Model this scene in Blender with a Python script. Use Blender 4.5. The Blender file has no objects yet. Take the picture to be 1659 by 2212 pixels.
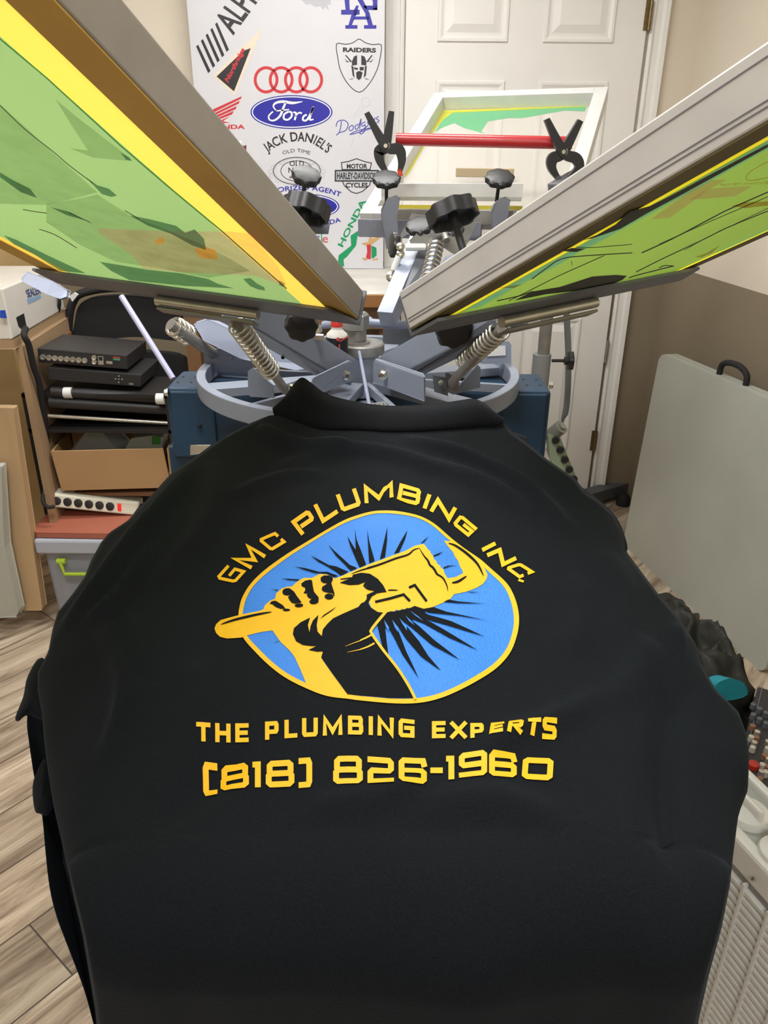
import bpy, bmesh, math, random
from math import sin, cos, pi, radians, sqrt, atan2, exp
from mathutils import Vector, Matrix, noise
from mathutils.geometry import tessellate_polygon
random.seed(7)
SC = bpy.context.scene
COL = SC.collection
V = Vector

# ------------------------------------------------------------------ camera
F, TH, PH, CH = 1660.0, radians(24.8), 0.008, 1.38
_c, _s = cos(TH), sin(TH)
_r0, _u0, CF = V((1, 0, 0)), V((0, _s, _c)), V((0, _c, -_s))
CR = _r0*cos(PH) + _u0*sin(PH)
CU = _u0*cos(PH) - _r0*sin(PH)
CAM = V((0, 0, CH))
cd = bpy.data.cameras.new('camera'); cam = bpy.data.objects.new('camera', cd); COL.objects.link(cam)
cd.sensor_fit = 'VERTICAL'; cd.sensor_height = 36; cd.lens = F/2212*36
cam.matrix_world = Matrix(((CR.x, CU.x, -CF.x, 0), (CR.y, CU.y, -CF.y, 0), (CR.z, CU.z, -CF.z, CH), (0, 0, 0, 1)))
SC.camera = cam
# ------------------------------------------------------------------ world, exposure
SC.view_settings.view_transform = 'Standard'; SC.view_settings.look = 'None'
SC.view_settings.gamma = 1; SC.view_settings.exposure = 0.85
w = bpy.data.worlds.new('world'); SC.world = w; w.use_nodes = True
w.node_tree.nodes['Background'].inputs[0].default_value = (.9, .95, 1, 1)
w.node_tree.nodes['Background'].inputs[1].default_value = 0.25
# ------------------------------------------------------------------ ceiling light (area lamps inside the fixtures)
def area(name, loc, sx, sy, power, col=(1, .985, .965)):
    l = bpy.data.lights.new(name, 'AREA'); l.shape = 'RECTANGLE'; l.size = sx; l.size_y = sy
    l.energy = power; l.color = col
    o = bpy.data.objects.new(name, l); o.location = loc; COL.objects.link(o); return o
area('ceiling_lamp', (-.25, 2.15, 2.40), 1.1, .28, 13.5)
area('ceiling_lamp', (-.45, .95, 2.40), 1.2, .28, 17)
area('ceiling_lamp', (.1, -1.1, 2.40), 1.2, .28, 17)

# ------------------------------------------------------------------ pixels to points
def ray(x, y): return CF + CR*((x-829.5)/F) + CU*((1106-y)/F)
def onZ(x, y, z): d = ray(x, y); return CAM + d*((z-CH)/d.z)
def onY(x, y, Y): d = ray(x, y); return CAM + d*(Y/d.y)
def onP(x, y, p, n): d = ray(x, y); return CAM + d*((p-CAM).dot(n)/d.dot(n))
def proj(p):
    q = p-CAM; z = q.dot(CF); return (829.5+F*q.dot(CR)/z, 1106-F*q.dot(CU)/z)
def crop(ox, oy, k, pts): return [(ox+a/k, oy+b/k) for a, b in pts]

# ------------------------------------------------------------------ materials
def lin(h):
    if isinstance(h, str):
        h = [int(h[i:i+2], 16)/255 for i in (0, 2, 4)]
    return tuple(((c/12.92) if c <= .04045 else ((c+.055)/1.055)**2.4) for c in h)
def mat(name, col, rough=.5, metal=0, var=0, scale=8, bump=0, bscale=60, spec=.5, trans=0, coat=0, stretch=(1, 1, 1), emit=0, alpha=1):
    m = bpy.data.materials.new(name); m.use_nodes = True
    nt = m.node_tree; N = nt.nodes; L = nt.links; b = N['Principled BSDF']
    c = lin(col)
    b.inputs['Base Color'].default_value = (*c, 1); b.inputs['Roughness'].default_value = rough
    b.inputs['Metallic'].default_value = metal; b.inputs['Specular IOR Level'].default_value = spec
    b.inputs['Coat Weight'].default_value = coat
    if emit:
        b.inputs['Emission Color'].default_value = (*c, 1); b.inputs['Emission Strength'].default_value = emit
    if alpha < 1: b.inputs['Alpha'].default_value = alpha
    tc = N.new('ShaderNodeTexCoord'); mp = N.new('ShaderNodeMapping'); mp.inputs['Scale'].default_value = stretch
    L.new(tc.outputs['Object'], mp.inputs['Vector'])
    if var:
        t = N.new('ShaderNodeTexNoise'); t.inputs['Scale'].default_value = scale; t.inputs['Detail'].default_value = 6
        L.new(mp.outputs[0], t.inputs['Vector'])
        r = N.new('ShaderNodeMapRange'); r.inputs['From Min'].default_value = .3; r.inputs['From Max'].default_value = .7
        r.inputs['To Min'].default_value = 1-var; r.inputs['To Max'].default_value = 1+var
        L.new(t.outputs['Fac'], r.inputs['Value'])
        h = N.new('ShaderNodeHueSaturation'); h.inputs['Color'].default_value = (*c, 1)
        L.new(r.outputs[0], h.inputs['Value']); L.new(h.outputs[0], b.inputs['Base Color'])
    if bump:
        t = N.new('ShaderNodeTexNoise'); t.inputs['Scale'].default_value = bscale; t.inputs['Detail'].default_value = 4
        L.new(mp.outputs[0], t.inputs['Vector'])
        bn = N.new('ShaderNodeBump'); bn.inputs['Strength'].default_value = bump; bn.inputs['Distance'].default_value = .002
        L.new(t.outputs['Fac'], bn.inputs['Height']); L.new(bn.outputs[0], b.inputs['Normal'])
    if trans:
        out = N['Material Output']; tr = N.new('ShaderNodeBsdfTranslucent'); tr.inputs[0].default_value = (*c, 1)
        mx = N.new('ShaderNodeMixShader'); mx.inputs[0].default_value = trans
        L.new(b.outputs[0], mx.inputs[1]); L.new(tr.outputs[0], mx.inputs[2]); L.new(mx.outputs[0], out.inputs[0])
    return m
def clearmat(name, col, clear=.6, rough=.3):
    m = bpy.data.materials.new(name); m.use_nodes = True
    nt = m.node_tree; N = nt.nodes; L = nt.links; b = N['Principled BSDF']
    b.inputs['Base Color'].default_value = (*lin(col), 1); b.inputs['Roughness'].default_value = rough
    t = N.new('ShaderNodeBsdfTransparent'); t.inputs[0].default_value = (1, 1, 1, 1)
    mx = N.new('ShaderNodeMixShader'); mx.inputs[0].default_value = clear
    L.new(b.outputs[0], mx.inputs[1]); L.new(t.outputs[0], mx.inputs[2]); L.new(mx.outputs[0], N['Material Output'].inputs[0])
    return m

def tintmat(name, tint, col, k=.8):          # thin ink or tape film: filters the light coming through the mesh
    m = bpy.data.materials.new(name); m.use_nodes = True; N = m.node_tree.nodes; L = m.node_tree.links; b = N['Principled BSDF']
    b.inputs['Base Color'].default_value = (*lin(col), 1); b.inputs['Roughness'].default_value = .4
    t = N.new('ShaderNodeBsdfTransparent'); t.inputs[0].default_value = (*tint, 1)
    tc = N.new('ShaderNodeTexCoord'); n = N.new('ShaderNodeTexNoise'); n.inputs['Scale'].default_value = 35; n.inputs['Detail'].default_value = 7; L.new(tc.outputs['Object'], n.inputs['Vector'])
    r = N.new('ShaderNodeMapRange'); r.inputs['From Min'].default_value = .3; r.inputs['From Max'].default_value = .6; r.inputs['To Min'].default_value = k; r.inputs['To Max'].default_value = min(1, k+.12); L.new(n.outputs['Fac'], r.inputs[0])
    mx = N.new('ShaderNodeMixShader'); L.new(r.outputs[0], mx.inputs[0]); L.new(b.outputs[0], mx.inputs[1]); L.new(t.outputs[0], mx.inputs[2]); L.new(mx.outputs[0], N['Material Output'].inputs[0])
    return m
# ------------------------------------------------------------------ objects
ORI = {}
def tag(o, label=None, cat=None, group=None, kind=None):
    if label: o['label'] = label
    if cat: o['category'] = cat
    if group: o['group'] = group
    if kind: o['kind'] = kind
    return o
def thing(name, label, cat, loc, group=None):
    o = bpy.data.objects.new(name, None); COL.objects.link(o); o.empty_display_size = .05
    o.location = loc; ORI[o] = V(loc); return tag(o, label, cat, group)
class MB:
    def __init__(s): s.v = []; s.f = []
    def add(s, vs, fs):
        k = len(s.v); s.v += [V(a) for a in vs]; s.f += [tuple(i+k for i in f) for f in fs]; return s
    def hexa(s, o, a, b, c):            # corner + three edge vectors
        o, a, b, c = V(o), V(a), V(b), V(c)
        vs = [o, o+a, o+a+b, o+b, o+c, o+a+c, o+a+b+c, o+b+c]
        fs = [(0, 3, 2, 1), (4, 5, 6, 7), (0, 1, 5, 4), (1, 2, 6, 5), (2, 3, 7, 6), (3, 0, 4, 7)]
        if a.cross(b).dot(c) < 0: fs = [f[::-1] for f in fs]
        return s.add(vs, fs)
    def box(s, x0, x1, y0, y1, z0, z1): return s.hexa((x0, y0, z0), (x1-x0, 0, 0), (0, y1-y0, 0), (0, 0, z1-z0))
    def cbox(s, c, a, b, d): c, a, b, d = V(c), V(a), V(b), V(d); return s.hexa(c-a-b-d, a*2, b*2, d*2)
    def beam(s, p, q, w, h, up=(0, 0, 1)):
        p, q = V(p), V(q); d = (q-p).normalized(); r = d.cross(V(up)).normalized(); u = r.cross(d)
        return s.hexa(p-r*w/2-u*h/2, q-p, r*w, u*h)
    def prism(s, pts, d):               # polygon extruded by vector d
        pts = [V(p) for p in pts]; d = V(d); n = len(pts)
        tri = tessellate_polygon([pts])
        fs = [tuple(t) for t in tri] + [tuple(i+n for i in t[::-1]) for t in tri]
        fs += [(i, (i+1) % n, (i+1) % n+n, i+n) for i in range(n)]
        return s.add(pts+[p+d for p in pts], fs)
    def poly(s, pts):
        pts = [V(p) for p in pts]; return s.add(pts, [tuple(t) for t in tessellate_polygon([pts])])
    def tube(s, path, r, n=12, closed=False, caps=True):
        path = [V(p) for p in path]; m = len(path); k0 = len(s.v)
        rr = r if isinstance(r, (list, tuple)) else [r]*m
        up = None; vs = []; fs = []
        for i, p in enumerate(path):
            if closed: t = path[(i+1) % m]-path[i-1]
            else: t = path[min(i+1, m-1)]-path[max(i-1, 0)]
            t.normalize()
            if up is None: up = t.orthogonal().normalized()
            up = (up-t*up.dot(t)); up.normalize(); b = t.cross(up)
            for j in range(n):
                a = 2*pi*j/n; vs.append(p+(up*cos(a)+b*sin(a))*rr[i])
        for i in range(m if closed else m-1):
            for j in range(n):
                a = i*n+j; b_ = i*n+(j+1) % n; c = ((i+1) % m)*n+(j+1) % n; d = ((i+1) % m)*n+j
                fs.append((a, b_, c, d))
        if caps and not closed: fs += [tuple(range(n))[::-1], tuple((m-1)*n+j for j in range(n))]
        return s.add(vs, fs)
    def cyl(s, p, q, r, n=24, r2=None): return s.tube([p, q], [r, r if r2 is None else r2], n)
    def lathe(s, c, ax, prof, n=32, ph=0, wob=None):   # prof: (radius, height along ax)
        c, ax = V(c), V(ax).normalized(); a = ax.orthogonal().normalized(); b = ax.cross(a); vs = []; fs = []; rm = max(p_[0] for p_ in prof)
        for (r, h) in prof:
            for j in range(n):
                t = 2*pi*j/n+ph; k = r*(1 if wob is None else 1+(wob(t)-1)*(r/rm)**4); vs.append(c+ax*h+(a*cos(t)+b*sin(t))*k)
        for i in range(len(prof)-1):
            for j in range(n):
                fs.append((i*n+j, i*n+(j+1) % n, (i+1)*n+(j+1) % n, (i+1)*n+j))
        fs += [tuple(range(n))[::-1], tuple((len(prof)-1)*n+j for j in range(n))]
        return s.add(vs, fs)
    def coil(s, p, q, R, r, turns, n=14):
        p, q = V(p), V(q); ax = (q-p); a = ax.normalized().orthogonal().normalized(); b = ax.normalized().cross(a)
        N = int(turns*n)
        return s.tube([p+ax*(i/N)+(a*cos(2*pi*i/n)+b*sin(2*pi*i/n))*R for i in range(N+1)], r, 8)
    def build(s, name, m, parent=None, bevel=0, smooth=False, label=None, seg=2):
        me = bpy.data.meshes.new(name); o = bpy.data.objects.new(name, me); COL.objects.link(o)
        org = ORI.get(parent, V((0, 0, 0)))
        if parent is None:
            xs = [v.x for v in s.v]; ys = [v.y for v in s.v]; zs = [v.z for v in s.v]
            org = V(((min(xs)+max(xs))/2, (min(ys)+max(ys))/2, min(zs))); o.location = org
        ORI[o] = org.copy()
        me.from_pydata([tuple(v-org) for v in s.v], [], s.f); me.update()
        for mm in (m if isinstance(m, (list, tuple)) else [m]): me.materials.append(mm)
        if smooth:
            for p in me.polygons: p.use_smooth = True
            if smooth != 'all':
                me.set_sharp_from_angle(angle=radians(smooth if smooth is not True else 40))
        if bevel:
            b = o.modifiers.new('bevel', 'BEVEL'); b.width = bevel; b.segments = seg; b.limit_method = 'ANGLE'; b.angle_limit = radians(40)
        if parent: o.parent = parent
        if label: o['label'] = label
        return o
def struct(name, mb, m, bevel=0): return tag(mb.build(name, m, None, bevel), kind='structure')
def bez(pts, n=8, closed=False):        # Catmull-Rom through points of any dimension
    P = [tuple(p) for p in pts]; m = len(P); out = []; K = m if closed else m-1
    for i in range(K):
        if closed: a, b, c, d = P[i-1], P[i], P[(i+1) % m], P[(i+2) % m]
        else: a, b, c, d = P[max(i-1, 0)], P[i], P[i+1], P[min(i+2, m-1)]
        for k in range(n):
            t = k/n
            out.append(tuple(.5*((2*B)+(-A+C)*t+(2*A-5*B+4*C-D)*t*t+(-A+3*B-3*C+D)*t**3) for A, B, C, D in zip(a, b, c, d)))
    if not closed: out.append(P[-1])
    return out
def stroke2(pts, w, closed=False, cap=True):   # mitred quads in 2D for a pen stroke, w number or list
    m = len(pts); ww = list(w) if isinstance(w, (list, tuple)) else [w]*m
    if m > 2 and not closed and abs(pts[0][0]-pts[-1][0])+abs(pts[0][1]-pts[-1][1]) < 1e-6: pts = pts[:-1]; ww = ww[:-1]; m -= 1; closed = True
    D = []
    for i in range(m if closed else m-1):
        a, b = pts[i], pts[(i+1) % m]; dx, dy = b[0]-a[0], b[1]-a[1]; l = sqrt(dx*dx+dy*dy) or 1e-6; D.append((dx/l, dy/l))
    Lp, Rp = [], []
    for i in range(m):
        h = ww[i]/2; x, y = pts[i]
        if closed or 0 < i < m-1:
            a, b = D[i-1], D[i % len(D)]; nx, ny = -(a[1]+b[1]), a[0]+b[0]; l = sqrt(nx*nx+ny*ny)
            if l < .35: nx, ny, k = -a[1], a[0], 1
            else: nx /= l; ny /= l; k = min(2.2, 1/max(.2, -a[1]*nx+a[0]*ny))
        else:
            d = D[0] if i == 0 else D[-1]; nx, ny = -d[1], d[0]; k = 1; e = h*(1 if cap else .2)*(-1 if i == 0 else 1); x += d[0]*e; y += d[1]*e
        Lp.append((x+nx*h*k, y+ny*h*k)); Rp.append((x-nx*h*k, y-ny*h*k))
    return [[Lp[i], Rp[i], Rp[(i+1) % m], Lp[(i+1) % m]] for i in range(m if closed else m-1)]
def glyphs(text, off=0.0, spacing=1.0, shear=0.0):    # Blender's own font as flat triangles, 0..1 by 0..1
    cu = bpy.data.curves.new('t', 'FONT'); cu.body = text; cu.size = 1; cu.offset = off; cu.space_character = spacing; cu.shear = shear
    cu.resolution_u = 3; cu.fill_mode = 'FRONT'
    o = bpy.data.objects.new('t', cu); COL.objects.link(o)
    bpy.context.view_layer.update()
    dg = bpy.context.evaluated_depsgraph_get(); me = bpy.data.meshes.new_from_object(o.evaluated_get(dg))
    vs = [(v.co.x, v.co.y) for v in me.vertices]; fs = [tuple(p.vertices) for p in me.polygons]
    bpy.data.objects.remove(o); bpy.data.curves.remove(cu); bpy.data.meshes.remove(me)
    x0 = min(v[0] for v in vs); x1 = max(v[0] for v in vs); y0 = min(v[1] for v in vs); y1 = max(v[1] for v in vs)
    return [((x-x0)/(x1-x0), (y-y0)/(y1-y0)) for x, y in vs], fs
def along(path, u):
    L = [0]
    for a, b in zip(path, path[1:]): L.append(L[-1]+sqrt((b[0]-a[0])**2+(b[1]-a[1])**2))
    t = u*L[-1]
    for i in range(len(path)-1):
        if t <= L[i+1] or i == len(path)-2:
            k = (t-L[i])/((L[i+1]-L[i]) or 1e-6); a, b = path[i], path[i+1]
            dx, dy = b[0]-a[0], b[1]-a[1]; l = sqrt(dx*dx+dy*dy)
            return (a[0]+dx*k, a[1]+dy*k), (dx/l, dy/l)
def write(mb, text, path, h, S, off=.0, spacing=1.0, shear=0, smooth=True):   # baseline path in px, height in px, S maps px to a point
    vs, fs = glyphs(text, off, spacing, shear)
    if smooth and len(path) > 2: path = bez(path, 8)
    out = []
    for x, y in vs:
        p, d = along(path, x); out.append(S(p[0]+d[1]*h*y, p[1]-d[0]*h*y))
    mb.add(out, fs); return mb
def flat(mb, polys, S):
    for p in polys: mb.poly([S(*q) for q in p])
    return mb
def ell(cx, cy, rx, ry, n=32, rot=0):
    return [(cx+rx*cos(2*pi*i/n)*cos(rot)-ry*sin(2*pi*i/n)*sin(rot), cy+rx*cos(2*pi*i/n)*sin(rot)+ry*sin(2*pi*i/n)*cos(rot)) for i in range(n)]
def dup(o, delta, label=None):
    c = o.copy(); COL.objects.link(c); c.location = o.location+V(delta)
    if label: c['label'] = label
    for ch in o.children:
        d = ch.copy(); COL.objects.link(d); d.parent = c
        for g in ch.children:
            e = g.copy(); COL.objects.link(e); e.parent = d
    return c
# ------------------------------------------------------------------ palette
M = {}
M['black_plastic'] = mat('black_plastic', '2a2a2c', .42, spec=.5, bump=.1, bscale=300)
M['black_soft'] = mat('black_soft', '1b1b1d', .75)
M['white_plastic'] = mat('white_plastic', 'e8e6df', .45, var=.03)
M['press_grey'] = mat('press_grey', '8b93a2', .42, var=.05, scale=14, coat=.1)
M['press_light'] = mat('press_light', '8f98ae', .4, var=.04, coat=.1)
M['press_dark'] = mat('press_dark', '5b5f66', .45, var=.06, scale=20)
M['clamp_grey'] = mat('clamp_grey', '767a84', .5, var=.1, scale=25, bump=.15, bscale=200)
M['press_blue'] = mat('press_blue', '1f3d56', .45, var=.12, scale=12, bump=.1)
M['zinc'] = mat('zinc', 'cfccc0', .3, metal=.75, var=.1, scale=40)
M['steel'] = mat('steel', '97958f', .4, metal=.5, var=.15, scale=30)
M['chrome'] = mat('chrome', 'dedcd2', .18, metal=1)
M['cast'] = mat('cast', 'a09f9a', .45, metal=.6, var=.2, scale=25)
M['label_white'] = mat('label_white', 'e4e6e6', .5)
# ================================================================== the room
def wallmat(name, upper, lower, zc):
    m = mat(name, upper, .75, bump=.25, bscale=90, spec=.25); nt = m.node_tree; N = nt.nodes; L = nt.links; b = N['Principled BSDF']
    g = N.new('ShaderNodeNewGeometry'); s = N.new('ShaderNodeSeparateXYZ'); L.new(g.outputs['Position'], s.inputs[0])
    q = N.new('ShaderNodeMath'); q.operation = 'GREATER_THAN'; q.inputs[1].default_value = zc; L.new(s.outputs['Z'], q.inputs[0])
    x = N.new('ShaderNodeMix'); x.data_type = 'RGBA'; L.new(q.outputs[0], x.inputs[0])
    x.inputs[6].default_value = (*lin(lower), 1); x.inputs[7].default_value = (*lin(upper), 1)
    L.new(x.outputs[2], b.inputs['Base Color']); return m
M['wall'] = wallmat('two_tone_wall_paint', 'e0d6c6', '8b7f6b', 1.007)
M['wall_plain'] = mat('cream_wall_paint', 'e0d5c2', .75, bump=.25, bscale=90, spec=.25)
M['ceiling'] = mat('ceiling_paint', 'efeeea', .8, spec=.2)
M['trim'] = mat('white_gloss_paint', 'ecebe8', .35, var=.015)
def floormat():
    m = bpy.data.materials.new('grey_oak_planks'); m.use_nodes = True; N = m.node_tree.nodes; L = m.node_tree.links; b = N['Principled BSDF']
    tc = N.new('ShaderNodeTexCoord'); mp = N.new('ShaderNodeMapping'); mp.inputs['Rotation'].default_value[2] = radians(-50.4)
    L.new(tc.outputs['Object'], mp.inputs[0])
    br = N.new('ShaderNodeTexBrick'); br.inputs['Scale'].default_value = 1; br.inputs['Brick Width'].default_value = .95
    br.inputs['Row Height'].default_value = .16; br.inputs['Mortar Size'].default_value = .0016; br.offset = .37
    br.inputs['Color1'].default_value = (0, 0, 0, 1); br.inputs['Color2'].default_value = (1, 1, 1, 1); br.inputs['Mortar'].default_value = (.5, .5, .5, 1)
    L.new(mp.outputs[0], br.inputs['Vector'])
    # long grain, shifted plank by plank
    sh = N.new('ShaderNodeVectorMath'); sh.operation = 'MULTIPLY_ADD'; L.new(br.outputs['Color'], sh.inputs[0]); sh.inputs[1].default_value = (7, 3, 5); L.new(mp.outputs[0], sh.inputs[2])
    st = N.new('ShaderNodeMapping'); st.inputs['Scale'].default_value = (1.6, 17, 1); L.new(sh.outputs[0], st.inputs[0])
    n1 = N.new('ShaderNodeTexNoise'); n1.inputs['Scale'].default_value = 1.3; n1.inputs['Detail'].default_value = 9; n1.inputs['Roughness'].default_value = .68; n1.inputs['Distortion'].default_value = .8; L.new(st.outputs[0], n1.inputs['Vector'])
    cr = N.new('ShaderNodeValToRGB'); e = cr.color_ramp.elements
    e[0].position = .33; e[0].color = (*lin('6e5d4d'), 1); e[1].position = .64; e[1].color = (*lin('d6c7b1'), 1)
    k = e.new(.42); k.color = (*lin('968370'), 1); k = e.new(.53); k.color = (*lin('bba993'), 1)
    L.new(n1.outputs['Fac'], cr.inputs[0])
    hv = N.new('ShaderNodeHueSaturation'); L.new(cr.outputs[0], hv.inputs['Color'])
    r = N.new('ShaderNodeMapRange'); r.inputs['To Min'].default_value = .78; r.inputs['To Max'].default_value = 1.15; L.new(br.outputs['Color'], r.inputs[0]); L.new(r.outputs[0], hv.inputs['Value'])
    mx = N.new('ShaderNodeMix'); mx.data_type = 'RGBA'; L.new(br.outputs['Fac'], mx.inputs[0]); L.new(hv.outputs[0], mx.inputs[6]); mx.inputs[7].default_value = (*lin('4a4038'), 1)
    L.new(mx.outputs[2], b.inputs['Base Color']); b.inputs['Roughness'].default_value = .42
    bn = N.new('ShaderNodeBump'); bn.inputs['Strength'].default_value = .2; bn.inputs['Distance'].default_value = .002; L.new(n1.outputs['Fac'], bn.inputs['Height']); L.new(bn.outputs[0], b.inputs['Normal'])
    return m
M['floor'] = floormat()
XL, YB, YF, ZC = -1.95, 3.15, -1.9, 2.44
XR = 1.095                                       # back right corner; right wall opens 3 degrees towards the viewer
def xr(Y): return XR + (YB-Y)*.09
struct('floor', MB().box(XL-.1, xr(YF)+.1, YF-.1, YB+.1, -.06, 0), M['floor'])
struct('ceiling', MB().box(XL-.1, xr(YF)+.1, YF-.1, YB+.1, ZC, ZC+.06), M['ceiling'])
struct('wall_back', MB().box(XL-.1, XR+.1, YB, YB+.1, 0, ZC), M['wall'])
struct('wall_right', MB().prism([(XR, YB, 0), (xr(YF), YF, 0), (xr(YF)+.1, YF, 0), (XR+.1, YB, 0)], (0, 0, ZC)), M['wall'])
struct('wall_left', MB().box(XL-.1, XL, YF, YB, 0, ZC), M['wall'])
struct('wall_front', MB().box(XL-.1, xr(YF)+.1, YF-.1, YF, 0, ZC), M['wall'])
struct('baseboard_left', MB().box(XL, XL+.012, YF, YB, 0, .09), M['trim'], .003)
struct('baseboard_back', MB().box(XL, -.05, YB-.012, YB, 0, .09), M['trim'], .003)
# door: leaf with six raised panels, casing on both sides
DX0, DX1, DT = .062, .898, 2.03
dr = MB().box(DX0, DX1, YB-.02, YB-.002, .01, DT)
door = tag(dr.build('door_1', M['trim']), kind='structure')
pn = []
wdt = (DX1-DX0-.11*2-.12)/2
for (z0, z1) in ((.24, .80), (.96, 1.63), (1.745, 1.93)):
    for k in range(2):
        x0 = DX0+.11+k*(wdt+.12); x1 = x0+wdt; y = YB-.0205
        o1 = [(x0, y, z0), (x1, y, z0), (x1, y, z1), (x0, y, z1)]
        def ins(d, dy): return [(x0+d, y+dy, z0+d), (x1-d, y+dy, z0+d), (x1-d, y+dy, z1-d), (x0+d, y+dy, z1-d)]
        m_ = MB(); rings = [ins(0, .0), ins(.004, -.006), ins(.012, -.006), ins(.022, -.001), ins(.03, -.001), ins(.055, -.009)]
        vs = [p for r in rings for p in r]; fs = [(i*4+j, i*4+(j+1) % 4, (i+1)*4+(j+1) % 4, (i+1)*4+j) for i in range(len(rings)-1) for j in range(4)] + [(20, 21, 22, 23)]
        m_.add(vs, [f[::-1] for f in fs]); m_.build('door_panel', M['trim'], door)
for z in (.28, 1.83):
    h = MB().cyl((DX1+.006, YB-.026, z-.045), (DX1+.006, YB-.026, z+.045), .006, 12).box(DX1-.012, DX1+.012, YB-.0225, YB-.02, z-.045, z+.045)
    h.build('hinge', mat('brass_hinge', '7d6d4d', .4, metal=.8, var=.2, scale=60), door, label='painted metal door hinge')
h = MB().cyl((DX1+.006, YB-.026, .62), (DX1+.006, YB-.026, .71), .006, 12); h.build('hinge', M['steel'], door)
def casing(name, x0, x1, inner):
    w_ = x1-x0; sg = 1
    prof = [(0, 0), (0, .014), (.12, .018), (.2, .018), (.25, .012), (.6, .014), (.75, .02), (1, .022), (1, 0)]
    if inner == 'right': prof = [(1-a, b) for a, b in prof][::-1]
    pts = [(x0+a*w_, YB-b-.0005, 0) for a, b in prof]
    struct(name, MB().prism(pts, (0, 0, DT+.07)), M['trim'])
casing('trim_1', DX0-.07, DX0-.004, 'right'); casing('trim_2', DX1+.014, DX1+.075, 'left')
struct('trim_3', MB().box(DX0-.07, DX1+.075, YB-.02, YB-.0005, DT+.004, DT+.07), M['trim'], .003)
# ceiling light fixtures
for i, (x, y, wd) in enumerate(((-.25, 2.15, 1.14), (-.45, .95, 1.24), (.1, -1.1, 1.24))):
    t = thing('ceiling_light', ['white fluorescent ceiling light nearest the door wall', 'white fluorescent ceiling light above the shirt', 'white fluorescent ceiling light behind the camera'][i], 'ceiling light', (x, y, 2.44), 'ceiling lights')
    MB().box(x-wd/2, x+wd/2, y-.16, y+.16, 2.405, 2.4395).build('housing', M['white_plastic'], t, .004)
    for s_ in (-.07, .07):
        MB().cyl((x-wd/2+.03, y+s_, 2.397), (x+wd/2-.03, y+s_, 2.397), .008, 12).build('light_tube', mat('lit_tube', 'ffffff', .4, emit=3), t)
# ================================================================== screens
def sheetmat(name, col, trans=.5, var=.06, scale=9, rough=.45): return mat(name, col, rough, trans=trans, var=var, scale=scale)
M['mesh_yellow'] = sheetmat('yellow_screen_mesh', 'eec350', .6)
M['mesh_lemon'] = sheetmat('lemon_screen_mesh', 'f2df2c', .6)
M['mesh_white'] = clearmat('sheer_screen_mesh', 'cfc9c0', .72)
M['emul_green'] = sheetmat('green_emulsion', '88a868', .55, .1, 5)
M['emul_lime'] = sheetmat('lime_emulsion', '809c42', .55, .07, 5)
M['emul_teal'] = sheetmat('teal_emulsion_edge', '4fae92', .5)
M['ink_green'] = tintmat('dark_green_ink_stain', (.30, .42, .42), '3f6b3a', .85)
M['ink_dull'] = tintmat('thin_green_ink_stain', (.72, .76, .72), '6f9455', .88)
M['edge_tint'] = tintmat('teal_edge_film', (.58, .86, 2.0), '6fae6a', .9)
M['ink_black'] = mat('dried_black_ink', '2c3114', .5, var=.3, scale=60)
M['tape'] = tintmat('packing_tape', (1.25, .80, .95), 'c79a50', .88)
M['orange_ink'] = tintmat('orange_ink_stain', (1.5, .8, .35), 'dba443', .8)
M['frame_alu'] = mat('brushed_aluminium', 'b4b0ab', .38, metal=.3, var=.06, scale=20, stretch=(1, 1, 1))
M['frame_alu_light'] = mat('pale_aluminium', 'dcdcda', .4, metal=.2, var=.05, scale=20)
M['glue_brown'] = mat('glued_mesh_border', 'dcb558', .5, var=.12, scale=7)
M['glue_olive'] = mat('glued_mesh_border_olive', '6f643c', .55, var=.12, scale=7)
class Fr:
    """a printing screen: o = rear corner pair A,B on the mesh plane; d points from the rear bar outward and up"""
    def __init__(s, A, B, d, L=.80):
        s.A, s.B = V(A), V(B); s.e = (s.B-s.A); s.W = s.e.length; s.e.normalize()
        d = V(d); d -= s.e*d.dot(s.e); s.d = d.normalized(); s.n = s.e.cross(s.d)
        if s.n.z < 0: s.n = -s.n
        s.L = L; s.under = -s.n
    def P(s, x, y, h=0): return s.A + s.e*x + s.d*y + s.n*h        # x across from A, y outward, h above the mesh
    def px(s, x, y, h=0): return onP(x, y, s.A+s.n*h, s.n)         # a photo point on the sheet
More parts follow.
